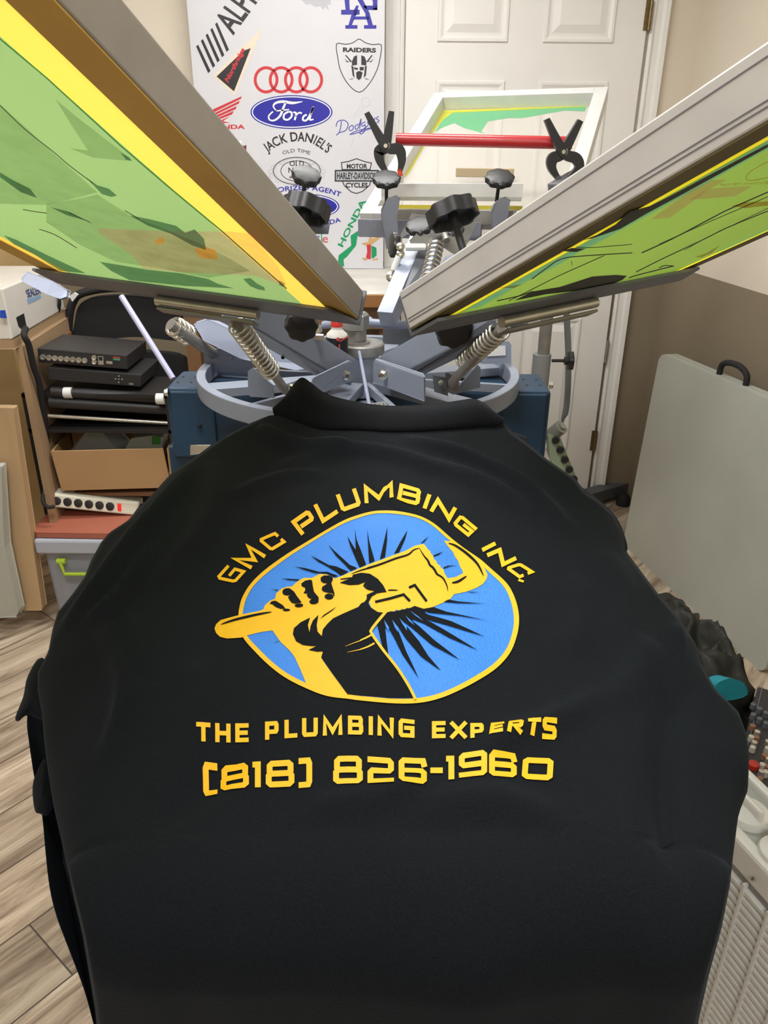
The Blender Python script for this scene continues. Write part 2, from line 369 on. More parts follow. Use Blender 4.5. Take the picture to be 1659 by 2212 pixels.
def build_screen(fr, name, label, rw, rh, am, gm, mm, em, margin, glue=True, grooves=True):
    t = thing(name, label, 'screen', tuple(fr.P(fr.W/2, fr.L/2)), 'screen printing frames')
    W, L = fr.W, fr.L
    bx = lambda mb, x0, x1, y0, y1, h0, h1: mb.hexa(fr.P(x0, y0, h0), fr.e*(x1-x0), fr.d*(y1-y0), fr.n*(h1-h0))
    for (x0, x1, y0, y1) in ((0, rw, 0, L), (W-rw, W, 0, L), (rw, W-rw, 0, rw), (rw, W-rw, L-rw, L)):
        m_ = bx(MB(), x0, x1, y0, y1, .001, rh); r = m_.build('frame_rail', am, t, .0018)
        if grooves and x1-x0 < .1 and x0 != rw:
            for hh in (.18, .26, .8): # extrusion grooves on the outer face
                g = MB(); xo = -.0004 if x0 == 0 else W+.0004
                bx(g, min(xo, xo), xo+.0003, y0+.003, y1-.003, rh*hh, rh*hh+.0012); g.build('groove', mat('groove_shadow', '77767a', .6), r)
    if glue:
        for (x0, x1, y0, y1) in ((.001, rw, .001, L-.001), (W-rw, W-.001, .001, L-.001), (rw, W-rw, L-rw, L-.001), (rw, W-rw, .001, rw)):
            bx(MB(), x0, x1, y0, y1, -.0006, .0008).build('mesh_border', gm, t, label='glued mesh edge under the frame')
    a, b, c_, d_ = margin
    mb = MB()
    for (x0, x1, y0, y1) in ((rw, rw+a, rw, L-rw), (W-rw-b, W-rw, rw, L-rw), (rw+a, W-rw-b, L-rw-d_, L-rw)): mb.poly([fr.P(x0, y0), fr.P(x1, y0), fr.P(x1, y1), fr.P(x0, y1)])
    mb.build('mesh', mm, t)
    if em:
        MB().poly([fr.P(rw+a, rw+c_), fr.P(W-rw-b, rw+c_), fr.P(W-rw-b, L-rw-d_), fr.P(rw+a, L-rw-d_)]).build('emulsion', em, t)
    return t
def stain(fr, t, name, m, polys, h=-.0016, label=None):
    for g in polys:                     # each stain, each line is a part of its own
        mb = MB()
        for p in (g if isinstance(g[0], list) else [g]): mb.poly([fr.px(x, y, h) for x, y in p])
        mb.build(name, m, t, label=label)
FL = Fr((-.523, 1.267, 1.201), (-.039, 1.12, 1.168), (-.243, -.865, .439))
FR_ = Fr((.03, .952, 1.187), (.447, 1.24, 1.214), (.49, -.744, .4536))
tl = build_screen(FL, 'printing_screen', 'screen printing frame on the left with golden margin and pale green stencil', .036, .040, M['frame_alu'], M['glue_brown'], M['mesh_yellow'], M['emul_green'], (.014, .036, -.01, .02), True, False)
tr = build_screen(FR_, 'printing_screen', 'screen printing frame on the right with lime stencil and black ink streaks', .032, .048, M['frame_alu_light'], M['glue_olive'], M['mesh_lemon'], M['emul_lime'], (.012, .012, -.01, .02))
cl = lambda p: crop(0, 0, 1.9988, p)
stain(FL, tl, 'ink_stain', M['ink_dull'], [cl([(0, 450), (100, 540), (250, 680), (420, 830), (300, 862), (190, 885), (0, 880)]), cl([(200, 880), (330, 860), (420, 840), (560, 930), (740, 1000), (880, 1060), (1000, 1120), (1080, 1170), (900, 1200), (700, 1160), (500, 1130), (350, 1060), (200, 960)]), cl([(240, 430), (350, 520), (520, 650), (570, 695), (500, 690), (400, 680), (300, 640), (380, 650), (340, 590)])])
stain(FL, tl, 'ink_stain', M['ink_green'], [cl([(430, 1130), (480, 1170), (560, 1210), (800, 1235), (1010, 1245), (940, 1225), (900, 1205), (780, 1180), (640, 1165), (520, 1145)]), cl([(0, 745), (60, 780), (130, 815), (160, 855), (90, 830), (0, 765)]), cl([(370, 765), (420, 800), (470, 815), (505, 845), (480, 850), (440, 838)]), cl([(560, 930), (640, 945), (760, 975), (800, 1005), (840, 990), (880, 1030), (890, 1080), (830, 1060), (740, 1010), (640, 975)]), cl([(15, 1015), (70, 1035), (200, 1100), (330, 1160), (370, 1180), (260, 1170), (150, 1100), (60, 1055)]), cl([(1050, 1205), (1080, 1200), (1110, 1225), (1140, 1240), (1145, 1255), (1115, 1250), (1080, 1235)]), cl([(220, 895), (300, 915), (380, 955), (290, 930)]), cl([(520, 658), (560, 680), (570, 695), (545, 690)]), cl([(1205, 1210), (1230, 1225), (1225, 1240), (1205, 1230)])], -.0021)
lines = []
for a in ([(0, 455), (110, 560), (230, 655), (300, 715), (400, 790)], [(170, 990), (240, 1015), (330, 1070)], [(100, 905), (160, 915), (200, 920)], [(300, 920), (390, 960)], [(540, 910), (600, 945)]):
    lines.append(stroke2(bez(cl(a), 4), 1.6))
stain(FL, tl, 'ink_line', M['ink_black'], lines, -.0024)
stain(FL, tl, 'teal_edge', M['emul_teal'], [stroke2(cl([(0, 168), (200, 335), (520, 628), (720, 800), (960, 1000), (1235, 1245)]), 3.2)], -.0022)
stain(FL, tl, 'tape_patch', M['tape'], [cl([(420, 985), (700, 998), (990, 1000), (1080, 1010), (1200, 1150), (1240, 1240), (1100, 1190), (760, 1175), (620, 1160), (560, 1095), (430, 1010)])], -.0026, 'translucent amber tape')
stain(FL, tl, 'orange_stain', M['orange_ink'], [cl([(840, 1075), (880, 1065), (930, 1080), (940, 1120), (900, 1118), (860, 1110)]), cl([(665, 1040), (700, 1025), (710, 1050), (680, 1055)])], -.003)
# right screen marks
c2 = lambda p: crop(830, 100, 2.0012, p); c3 = lambda p: crop(1400, 250, 5.529, p)
for (xa_, xb_, ya_) in ((.032+.012, .032+.034, .06), (FR_.W-.032-.012-.016, FR_.W-.032-.012, .12)):
    n_e = 24; rag = [FR_.P(xb_+(.006*noise.noise(V((i*.9, 3, 0))) if xb_ < .2 else 0), ya_+(FR_.L-.052-ya_)*i/n_e, -.0012) for i in range(n_e+1)]
    lef = [FR_.P(xa_+(.004*noise.noise(V((i*.9, 9, 0))) if xa_ > .2 else 0), ya_+(FR_.L-.052-ya_)*i/n_e, -.0012) for i in range(n_e+1)]
    MB().add(rag+lef, [(i, i+1, n_e+2+i, n_e+1+i) for i in range(n_e)]).build('emulsion_edge', M['edge_tint'], tr, label='blue green edge of the emulsion')
stain(FR_, tr, 'ink_pool', M['ink_black'], [c2([(560, 1100), (640, 1060), (760, 1040), (900, 995), (1000, 988), (1050, 992), (1030, 1010), (960, 1040), (880, 1052), (700, 1072)]), c2([(860, 838), (920, 815), (1000, 770), (1060, 715), (1150, 690), (1240, 645), (1659, 422), (1659, 436), (1280, 645), (1140, 720), (1020, 790), (900, 830)]), c2([(770, 885), (810, 872), (870, 875), (830, 890)])], -.0021)
ln = []
for a, w_ in (([(640, 1005), (700, 960), (770, 918), (880, 905), (1070, 893)], 2.2), ([(540, 1100), (640, 1050), (760, 990), (860, 945), (950, 905)], 1.8), ([(830, 868), (900, 870), (1070, 856)], 1.6), ([(1115, 892), (1250, 830), (1430, 735), (1500, 700), (1659, 630)], 2.6), ([(1190, 855), (1380, 770), (1659, 650)], 1.6), ([(1090, 975), (1200, 920), (1380, 835), (1480, 785), (1659, 712)], 2.2), ([(1300, 880), (1400, 825), (1659, 700)], 1.4), ([(1060, 1000), (1110, 985), (1250, 950)], 2.4), ([(810, 930), (812, 945)], 1.4), ([(490, 1100), (580, 1080), (640, 1060)], 2.4), ([(1190, 958), (1210, 948), (1250, 950)], 2)):
    ln.append(stroke2(bez(c2(a), 4), w_))
stain(FR_, tr, 'ink_line', M['ink_black'], ln, -.0024)
stain(FR_, tr, 'ochre_stain', tintmat('ochre_ink_stain', (.8, .5, .35), '8d7a2c', .85), [c2([(1500, 690), (1560, 675), (1659, 670), (1659, 688), (1560, 700)]), c3([(560, 1690), (700, 1640), (860, 1545), (760, 1640), (640, 1690)]), c2([(485, 1045), (600, 1028), (560, 1045)])], -.0026)
stain(FR_, tr, 'dull_patch', tintmat('dull_tape_patch', (1.05, .72, .95), '9b9440', .92), [c3([(40, 1235), (180, 1130), (500, 900), (760, 770), (940, 765), (700, 890), (620, 960), (260, 1220)]), c3([(500, 1000), (720, 870), (1250, 840), (1040, 960), (640, 995)])], -.0019)
yl = []
yl += stroke2(bez(c3([(1500, 520), (1350, 590), (1220, 670), (1170, 740), (1200, 770), (1300, 765), (1432, 735)]), 5), [1.6, 1.6, 1.6, 1.6, 1.6]*9)
ym = MB(); flat(ym, yl, lambda x, y: FR_.px(x, y, -.0028))
write(ym, 'EXPERTS BRIDGING THE GAP', c3([(862, 838), (1700, 800)])[::-1], -26/5.529, lambda x, y: FR_.px(x, y, -.0028))
ym.build('stencil_image', mat('yellow_stencil', 'ecc62a', .5, trans=.5), tr, label='yellow open stencil ring and line of lettering')
# back screen, seen from its upper side
A = V((.141, 2.626, 1.557)); B = V((.621, 2.462, 1.564)); dd = V((-.2889, -.8613, -.4183))
FB = Fr(A, B, dd, .72)
tb = thing('printing_screen', 'screen printing frame at the back before the door, clear mesh with green edges', 'screen', tuple(FB.P(FB.W/2, .3)), 'screen printing frames')
W, L, rw, rh = FB.W, FB.L, .036, .038
for (x0, x1, y0, y1) in ((0, rw, 0, L), (W-rw, W, 0, L), (rw, W-rw, 0, rw), (rw, W-rw, L-rw, L)):
    MB().hexa(FB.P(x0, y0, -rh), FB.e*(x1-x0), FB.d*(y1-y0), FB.n*rh).build('frame_rail', M['frame_alu_light'], tb, .0018)
MB().hexa(FB.P(rw, rw, -rh), FB.e*(W-2*rw), FB.d*(L-2*rw), FB.n*.0005).build('mesh', M['mesh_white'], tb)
cb = lambda p: crop(750, 150, 2.765, p)
bp = lambda x, y: onP(x, y, FB.A-FB.n*(rh-.0014), FB.n)
gg = MB(); flat(gg, [cb([(620, 262), (640, 250), (1040, 235), (1430, 222), (1420, 250), (1300, 245), (1200, 262), (1050, 290), (960, 290), (840, 310), (800, 370), (830, 385), (700, 350), (640, 320), (560, 350), (520, 375), (575, 300)])], bp)
gg.build('emulsion', mat('back_green_emulsion', '7cc493', .5, trans=.4), tb, label='patchy green emulsion')
gg = MB(); flat(gg, [cb([(560, 262), (635, 255), (575, 300), (530, 350), (470, 440), (370, 620), (350, 640), (320, 650), (400, 520), (470, 400)]), cb([(560, 245), (1430, 215), (1430, 222), (560, 262)])], lambda x, y: onP(x, y, FB.A-FB.n*(rh-.0018), FB.n))
gg.build('mesh_border', mat('back_yellow_edge', 'd4d452', .5, trans=.4), tb, label='yellow green edge of the stencil')
# ================================================================== shirt on its platen
S0, SL = V((0, .5, .943)), .2126
SN = V((0, -SL, 1)).normalized()
def plz(Y): return .943+SL*(Y-.5)
def sp(x, y): return onP(x, y, S0, SN)
CR_ = []   # creases: polyline on the cloth (px), width m, height m
def crease(pts, w_, a): CR_.append(([tuple(sp(*p))[:2] for p in bez(pts, 5)], w_, a))
crease([(214, 1350), (250, 1430), (268, 1500), (255, 1570), (222, 1645)], .010, .007)
crease([(300, 1330), (306, 1400), (312, 1450)], .008, .002)
crease([(410, 1010), (300, 1150), (200, 1270), (130, 1330)], .016, .008)
crease([(330, 1180), (250, 1290), (180, 1340)], .012, .005)
crease([(560, 930), (640, 975), (760, 985)], .014, .009)
crease([(600, 1015), (760, 985), (900, 1010), (1060, 1060), (1160, 1130)], .018, .007)
crease([(880, 960), (1010, 1000), (1130, 1060), (1230, 1150)], .014, .008)
crease([(820, 1060), (840, 1085), (870, 1110)], .010, .002)
crease([(500, 1080), (600, 1040), (700, 1030)], .016, .004)
crease([(1400, 1380), (1380, 1450), (1330, 1530)], .018, .005)
crease([(1475, 1330), (1470, 1420), (1455, 1500)], .010, .008)
crease([(1480, 1360), (1450, 1500), (1432, 1640), (1436, 1800), (1450, 1900)], .016, -.007)
crease([(1050, 1640), (1090, 1600), (1200, 1560), (1300, 1500)], .016, .004)
crease([(900, 1760), (1060, 1740), (1230, 1790)], .02, .004)
crease([(330, 1790), (420, 1720), (520, 1640)], .02, -.003)
crease([(660, 1760), (800, 1740), (920, 1690)], .015, .003)
crease([(420, 1440), (440, 1500), (430, 1570)], .014, .002)
crease([(455, 1000), (470, 1080), (420, 1180), (330, 1270)], .02, .004)
crease([(1240, 1250), (1260, 1330), (1230, 1420)], .02, .003)
crease([(1320, 1190), (1350, 1300), (1340, 1400)], .02, .004)
def wrk(x, y):
    h = noise.noise(V((x*7, y*6, 2.3)))*.006 + noise.noise(V((x*17+4, y*11, 7.1)))*.0030
    for pts, w_, a in CR_:
        x0 = min(p[0] for p in pts)-3*w_; x1 = max(p[0] for p in pts)+3*w_; y0 = min(p[1] for p in pts)-3*w_; y1 = max(p[1] for p in pts)+3*w_
        if not (x0 < x < x1 and y0 < y < y1): continue
        best = 9; bi = 0
        for i in range(len(pts)-1):
            ax, ay = pts[i]; bx, by = pts[i+1]; dx, dy = bx-ax, by-ay; k = max(0, min(1, ((x-ax)*dx+(y-ay)*dy)/(dx*dx+dy*dy+1e-12)))
            d = (ax+dx*k-x)**2+(ay+dy*k-y)**2
            if d < best: best = d; bi = (i+k)/(len(pts)-1)
        h += 2.0*a*exp(-best/(2*(w_*.5)**2))*min(1, 4*bi*(1-bi)+.15)
    return h
def top(x, y, off=0): return V((x, y, plz(y)+.004+wrk(x, y)+off))
SILL = [(652, 820), (619, 853), (592, 889), (565, 901), (523, 922), (481, 944), (447, 968), (416, 990), (372, 1019), (351, 1041), (336, 1059), (304, 1092), (275, 1124), (235, 1150), (217, 1171), (195, 1211), (181, 1247), (155, 1283), (123, 1323), (112, 1359), (103, 1407), (80, 1452), (80, 1494), (89, 1540), (94, 1600), (103, 1671), (115, 1745), (136, 1836), (155, 1925), (177, 2021), (190, 2100), (204, 2180), (225, 2400)]
SILR = [(1025, 865), (1068, 888), (1085, 905), (1110, 935), (1145, 961), (1184, 993), (1244, 1034), (1269, 1066), (1302, 1088), (1331, 1117), (1349, 1157), (1353, 1190), (1374, 1218), (1421, 1280), (1469, 1337), (1505, 1392), (1519, 1438), (1546, 1488), (1597, 1538), (1615, 1589), (1620, 1634), (1617, 1707), (1597, 1758), (1592, 1794), (1585, 1850), (1578, 1913), (1560, 2005), (1533, 2105), (1510, 2206), (1500, 2400)]
def sil(tab, y):
    if y <= tab[0][1]: return tab[0][0]
    for a, b in zip(tab, tab[1:]):
        if a[1] <= y <= b[1]: return a[0]+(b[0]-a[0])*(y-a[1])/(b[1]-a[1])
    return tab[-1][0]
def lerpt(tab, x):
    if x <= tab[0][0]: return tab[0][1]
    for a, b in zip(tab, tab[1:]):
        if x <= b[0]: return a[1]+(b[1]-a[1])*(x-a[0])/(b[0]-a[0])
    return tab[-1][1]
# spine: from the collar down the platen, round its near end and down
rows = []
Y = 1.012
while Y > .415: rows.append((Y, plz(Y), 0.0)); Y -= .0055
R_ = .075; y0 = .415; z0 = plz(y0)-R_
for i in range(27):
    a = pi/2*i/26; rows.append((y0-R_*sin(a), z0+R_*cos(a)-.0, sin(a)))
z = z0
k = 0
while z > .42:
    z -= .008; k += 1; rows.append((y0-R_+min(k*.0012, .06), z, 1.0))
DROOP = [(.40, .055), (.5, .055), (.7, .055), (.85, .06), (.93, .055), (.98, .03), (1.012, .012)]
def edge(tab, Ys, zs, hg):
    if hg == 0: ye, ze = Ys, zs-lerpt(DROOP, Ys)
    else: ye, ze = Ys+.09*hg, zs-.055*(1-hg)-.02*hg
    # find X so that the point lands on the silhouette
    d = V((0, ye, ze)); X = 0
    for _ in range(6):
        px, py = proj(V((X, ye, ze))); tx = sil(tab, py); zc = (V((X, ye, ze))-CAM).dot(CF); X += (tx-px)*zc/F
    return X, ye, ze
# smooth edges
EL = [edge(SILL, *r) for r in rows]; ER = [edge(SILR, *r) for r in rows]
def smooth(E, n=3):
    for _ in range(n):
        E = [E[0]]+[tuple((E[i-1][k]+2*E[i][k]+E[i+1][k])/4 for k in range(3)) for i in range(1, len(E)-1)]+[E[-1]]
    return E
EL, ER = smooth(EL, 2), smooth(ER, 2)
NU, NE = 120, 30
verts = []; faces = []; ncol = None
for ri, ((Ys, zs, hg), el, er) in enumerate(zip(rows, EL, ER)):
    row = []
    wl = min(.185, abs(el[0])*.72); wr = min(.185, abs(er[0])*.72)
    if hg: wl = abs(el[0])*.62; wr = abs(er[0])*.62
    def pt(x, Yp, zp):
        if hg == 0: return V((x, Yp, zp+.004+wrk(x, Yp)))
        h = wrk(x, Yp)*(1-hg) + (noise.noise(V((x*9, zp*3.5, 5.)))*.010 + noise.noise(V((x*22, zp*6, 1.)))*.003)*hg
        return V((x, Yp-h*hg, zp+.004+h*(1-hg)))
    def side(e, wf, sg):
        out = []
        for j in range(1, NE+1):
            s_ = j/NE; x = sg*(wf+(abs(e[0])-wf)*sin(s_*pi/2)**.9) if True else 0
            k_ = 1-cos(s_*pi/2)
            kk = k_**1.15
            out.append(pt(x, Ys+(e[1]-Ys)*kk, zs+(e[2]-zs)*kk))
        tip = V((e[0], e[1], e[2]))
        for (dx, dz) in ((-.004, -.012), (-.02, -.03), (-.05, -.045), (-.10, -.05)):
            out.append(V((tip.x+sg*dx, tip.y+(.02 if hg else 0), tip.z+dz)))
        return out
    L_ = side(el, wl, -1)[::-1]; Rr = side(er, wr, 1)
    mid = [pt(-wl+(wl+wr)*i/NU, Ys, zs) for i in range(NU+1)]
    row = L_+mid+Rr; ncol = len(row); verts += row
for i in range(len(rows)-1):
    for j in range(ncol-1):
        a = i*ncol+j; faces.append((a, a+ncol, a+ncol+1, a+1))
def clothmat(name, col, rib=False):
    m = mat(name, col, .9, spec=.16); N = m.node_tree.nodes; L = m.node_tree.links; b = N['Principled BSDF']
    b.inputs['Sheen Weight'].default_value = .05; b.inputs['Sheen Roughness'].default_value = .5
    b.inputs['Sheen Tint'].default_value = (.5, .6, .75, 1)
    tc = N.new('ShaderNodeTexCoord'); t = N.new('ShaderNodeTexNoise'); t.inputs['Scale'].default_value = 420; t.inputs['Detail'].default_value = 2
    L.new(tc.outputs['Object'], t.inputs['Vector']); bn = N.new('ShaderNodeBump'); bn.inputs['Strength'].default_value = .45; bn.inputs['Distance'].default_value = .001
    h = t.outputs['Fac']
    if rib:
        wv = N.new('ShaderNodeTexWave'); wv.inputs['Scale'].default_value = 130; wv.bands_direction = 'X'; L.new(tc.outputs['Object'], wv.inputs['Vector']); h = wv.outputs['Fac']; bn.inputs['Strength'].default_value = .5
    L.new(h, bn.inputs['Height']); L.new(bn.outputs[0], b.inputs['Normal'])
    t2 = N.new('ShaderNodeTexNoise'); t2.inputs['Scale'].default_value = 900; L.new(tc.outputs['Object'], t2.inputs['Vector'])
    r = N.new('ShaderNodeMapRange'); r.inputs['From Min'].default_value = .35; r.inputs['From Max'].default_value = .65; r.inputs['To Min'].default_value = .7; r.inputs['To Max'].default_value = 1.35; L.new(t2.outputs['Fac'], r.inputs[0])
    hs = N.new('ShaderNodeHueSaturation'); hs.inputs['Color'].default_value = (*lin(col), 1); L.new(r.outputs[0], hs.inputs['Value']); L.new(hs.outputs[0], b.inputs['Base Color'])
    return m
M['cloth'] = clothmat('black_cotton', '12161b'); M['rib'] = clothmat('black_ribbed_knit', '0a0c11', True)
shirt = thing('polo_shirt', 'black polo shirt lying back up on the platen with yellow and blue plumbing print', 'shirt', (0, .7, .94))
for i, v in enumerate(verts):      # the cloth hangs inside its own outline
    j = i % ncol; g = min(j, ncol-1-j)
    px, py = proj(v); lo, hi = sil(SILL, py), sil(SILR, py); zc = (v-CAM).dot(CF); ins = g*.35
    if px < lo+ins and j < ncol/2: v.x += (lo+ins-px)*zc/F
    elif px > hi-ins and j > ncol/2: v.x -= (px-hi+ins)*zc/F
m_ = MB(); m_.v = verts; m_.f = faces
body = m_.build('shirt_body', M['cloth'], shirt, smooth='all')
# collar: a ribbed band folded over, higher at both points
ct = bez([(590, 893), (612, 862), (634, 832), (652, 819), (672, 830), (705, 853), (760, 868), (830, 878), (900, 877), (960, 872), (1000, 866), (1026, 864), (1052, 876), (1072, 896), (1084, 912)], 8)
cbm = bez([(592, 905), (606, 908), (630, 914), (655, 920), (690, 930), (735, 938), (780, 942), (840, 945), (900, 945), (960, 941), (1005, 936), (1035, 932), (1058, 930), (1075, 928), (1086, 924)], 8)
NC = len(ct); cv = []; cf = []
for i in range(NC):
    u = i/(NC-1); yt = 1.052-.02*abs(2*u-1)**3
    pt_ = onY(ct[i][0], ct[i][1], yt); pb = sp(*cbm[i]); pb.z = plz(pb.y)+.006+wrk(pb.x, pb.y)
    mid_ = (pt_+pb)/2 + V((0, -.006, .010))
    prof = bez([tuple(pb+V((0, .012, -.006))), tuple(pb+V((0, 0, .002))), tuple(mid_), tuple(pt_), tuple(pt_+V((0, .006, -.003))), tuple(pt_+V((0, .008, -.03))), tuple(pt_+V((0, -.006, -.06)))], 4)
    cv += [V(p) for p in prof]; npf = len(prof)
for i in range(NC-1):
    for j in range(npf-1): cf.append((i*npf+j, (i+1)*npf+j, (i+1)*npf+j+1, i*npf+j+1))
m_ = MB(); m_.v = cv; m_.f = cf
m_.build('collar', M['rib'], shirt, smooth='all', label='ribbed knit collar')
# yoke that closes the cloth under the collar
m_ = MB(); g = []
for i in range(25):
    x = -.19+.39*i/24
    for (Y, dz) in ((1.0, .0), (1.02, .004), (1.04, -.004), (1.05, -.04), (1.03, -.09)): g.append(V((x, Y, plz(Y)+dz-.03*(abs(x)/.19)**2)))
m_.v = g; m_.f = [(i*5+j, (i+1)*5+j, (i+1)*5+j+1, i*5+j+1) for i in range(24) for j in range(4)]
m_.build('neck_yoke', M['cloth'], shirt, smooth='all')
# sleeves: soft folds showing past the body
def edge_depth(E, py):             # how far back the shirt's side edge lies at this height of the photo
    return min(((abs(proj(V(e))[1]-py), e[1]) for e in E))[1]
def blob(name, pts, ys, thick, label=None):
    """cloth flap: px outline at depth ys, real thickness"""
    ys = [edge_depth(EL if x < 800 else ER, y)+.012 for x, y in pts]
    c = V((0, 0, 0)); P3 = [onY(x, y, Yd) for (x, y), Yd in zip(pts, ys)]
    for p in P3: c += p
    c /= len(P3); d = (c-CAM).normalized()
    ring = [V(q) for q in bez([tuple(p) for p in P3], 4, True)]
    n = len(ring); vs = []; fs = []
    lay = [(0.0, -thick*.9), (.35, -thick*.85), (.7, -thick*.6), (.93, -thick*.25), (1, 0), (.93, thick*.3), (.6, thick*.7), (0, thick)]
    for k_, dz in lay:
        for q in ring:
            p = c+(q-c)*k_+d*(dz+.003); p += d*noise.noise(p*14)*thick*.35*(k_ > 0)*(k_ < 1); vs.append(p)
    for i in range(len(lay)-1):
        for j in range(n): fs.append((i*n+j, i*n+(j+1) % n, (i+1)*n+(j+1) % n, (i+1)*n+j))
    m_ = MB(); m_.add(vs, fs); return m_.build(name, M['cloth'], shirt, smooth='all', label=label)
blob('sleeve', [(90, 1420), (130, 1470), (120, 1560), (62, 1545), (40, 1558), (33, 1549), (50, 1505), (60, 1460)], [.72]*8, .03, 'left sleeve hanging past the platen')
blob('sleeve', [(100, 1640), (120, 1720), (105, 1760), (86, 1758), (75, 1750), (70, 1705), (78, 1670)], [.62]*7, .02, 'lower left sleeve hem')
blob('sleeve', [(1240, 1045), (1300, 1085), (1332, 1118), (1350, 1158), (1354, 1192), (1320, 1190), (1270, 1120)], [.93]*7, .025, 'right sleeve near the shoulder')
blob('sleeve', [(1430, 1300), (1469, 1340), (1500, 1388), (1520, 1440), (1500, 1450), (1460, 1400), (1420, 1340)], [.76]*7, .025, 'right sleeve lower fold')
blob('rear_panel', [(100, 1480), (130, 1600), (140, 1750), (170, 1900), (215, 2050), (250, 2260), (215, 2260), (202, 2212), (181, 2137), (142, 2034), (122, 1980), (107, 1918), (98, 1840), (90, 1757), (74, 1680), (62, 1600), (58, 1555), (66, 1500)], [.70, .66, .60, .55, .52, .50, .50, .51, .52, .54, .55, .56, .58, .60, .63, .66, .68, .70], .014, 'second layer of cloth showing along the left side')
# platen under the cloth
pl = thing('platen', 'flat platen board hidden under the black polo shirt', 'platen', (0, .7, .93))
pg = [(-.17, .43), (.17, .43), (.18, .45), (.18, .90), (.13, 1.0), (-.13, 1.0), (-.18, .90), (-.18, .45)]
MB().prism([V((x, y, plz(y)-.032)) for x, y in pg], (0, 0, .014)).build('board', mat('platen_laminate', 'cfc8b8', .5), pl)
MB().beam((0, .60, plz(.6)-.050), (0, 1.0, plz(1.0)-.050), .05, .035).build('platen_arm', M['press_grey'], pl)
# ------------------------------------------------------------------ the print
cA = lambda p: crop(420, 1030, 4.174, p); cB = lambda p: crop(780, 1030, 4.1475, p); cC = lambda p: crop(400, 1540, 1.975, p)
def printmesh(name, m, polys, off, label):
    bm = bmesh.new()
    for p in polys:
        w3 = [sp(*q) for q in p]
        tri = tessellate_polygon([[V((a.x, a.y, 0)) for a in w3]])
        vs = [bm.verts.new((a.x, a.y, 0)) for a in w3]
        for t in tri:
            try: bm.faces.new([vs[i] for i in t])
            except ValueError: pass
    xs = [v.co.x for v in bm.verts]; ys = [v.co.y for v in bm.verts]
    st = .009
    for ax, lo, hi in ((0, min(xs), max(xs)), (1, min(ys), max(ys))):
        x = math.floor(lo/st)*st+st
        while x < hi:
            co = [0, 0, 0]; no = [0, 0, 0]; co[ax] = x; no[ax] = 1
            bmesh.ops.bisect_plane(bm, geom=bm.verts[:]+bm.edges[:]+bm.faces[:], plane_co=co, plane_no=no, dist=1e-7); x += st
    for f_ in bm.faces:
        if f_.normal.z < 0: f_.normal_flip()
    m_ = MB(); m_.v = [top(v.co.x, v.co.y, off) for v in bm.verts]
    bm.verts.index_update(); m_.f = [tuple(v.index for v in f_.verts) for f_ in bm.faces]
    for i, f_ in enumerate(m_.f):
        a, b, c = (m_.v[k] for k in f_[:3])
        if (b-a).cross(c-a).z < 0: m_.f[i] = f_[::-1]
    bm.free(); return m_.build(name, m, shirt, smooth='all', label=label)
INK_Y = mat('yellow_plastisol', 'f8c118', .5, var=.03, scale=60, bump=.25, bscale=700, spec=.35)
INK_B = mat('blue_plastisol', '3189f4', .42, var=.05, scale=20, bump=.5, bscale=600, spec=.45)
oval = [(520.6, 1341), (523, 1322), (529, 1301), (544.6, 1274), (573, 1246), (623.6, 1208.5), (679, 1174), (719.5, 1150), (755, 1132), (800, 1117), (833, 1115), (871.6, 1120), (905, 1128), (934, 1143), (968, 1170), (997, 1191.5), (1033, 1218), (1057, 1242), (1088.6, 1273.5), (1104, 1300), (1113, 1329), (1114.7, 1355.5), (1109, 1382), (1096, 1411), (1069, 1442), (1033, 1469), (992, 1493), (949, 1511), (900.5, 1522), (840, 1526.7), (780, 1524), (755, 1521), (707.5, 1514), (659.6, 1495), (616.5, 1471), (583, 1444.5), (554, 1416), (532.6, 1392), (521, 1366)]
ow = [9, 9, 9, 8, 8, 7, 6, 6, 6, 5.5, 5.5, 5.5, 5.5, 6, 6, 6, 6.5, 8, 9, 10, 11, 11, 11, 11, 11, 11, 10.5, 10.5, 10.5, 10, 10, 10, 10.5, 10.5, 10, 10, 10, 9.5, 9]
ovs = bez(oval, 4, True); ows = [w_[0] for w_ in bez([(a,) for a in ow], 4, True)]
printmesh('blue_print', INK_B, [ovs], .0006, 'sky blue oval field')
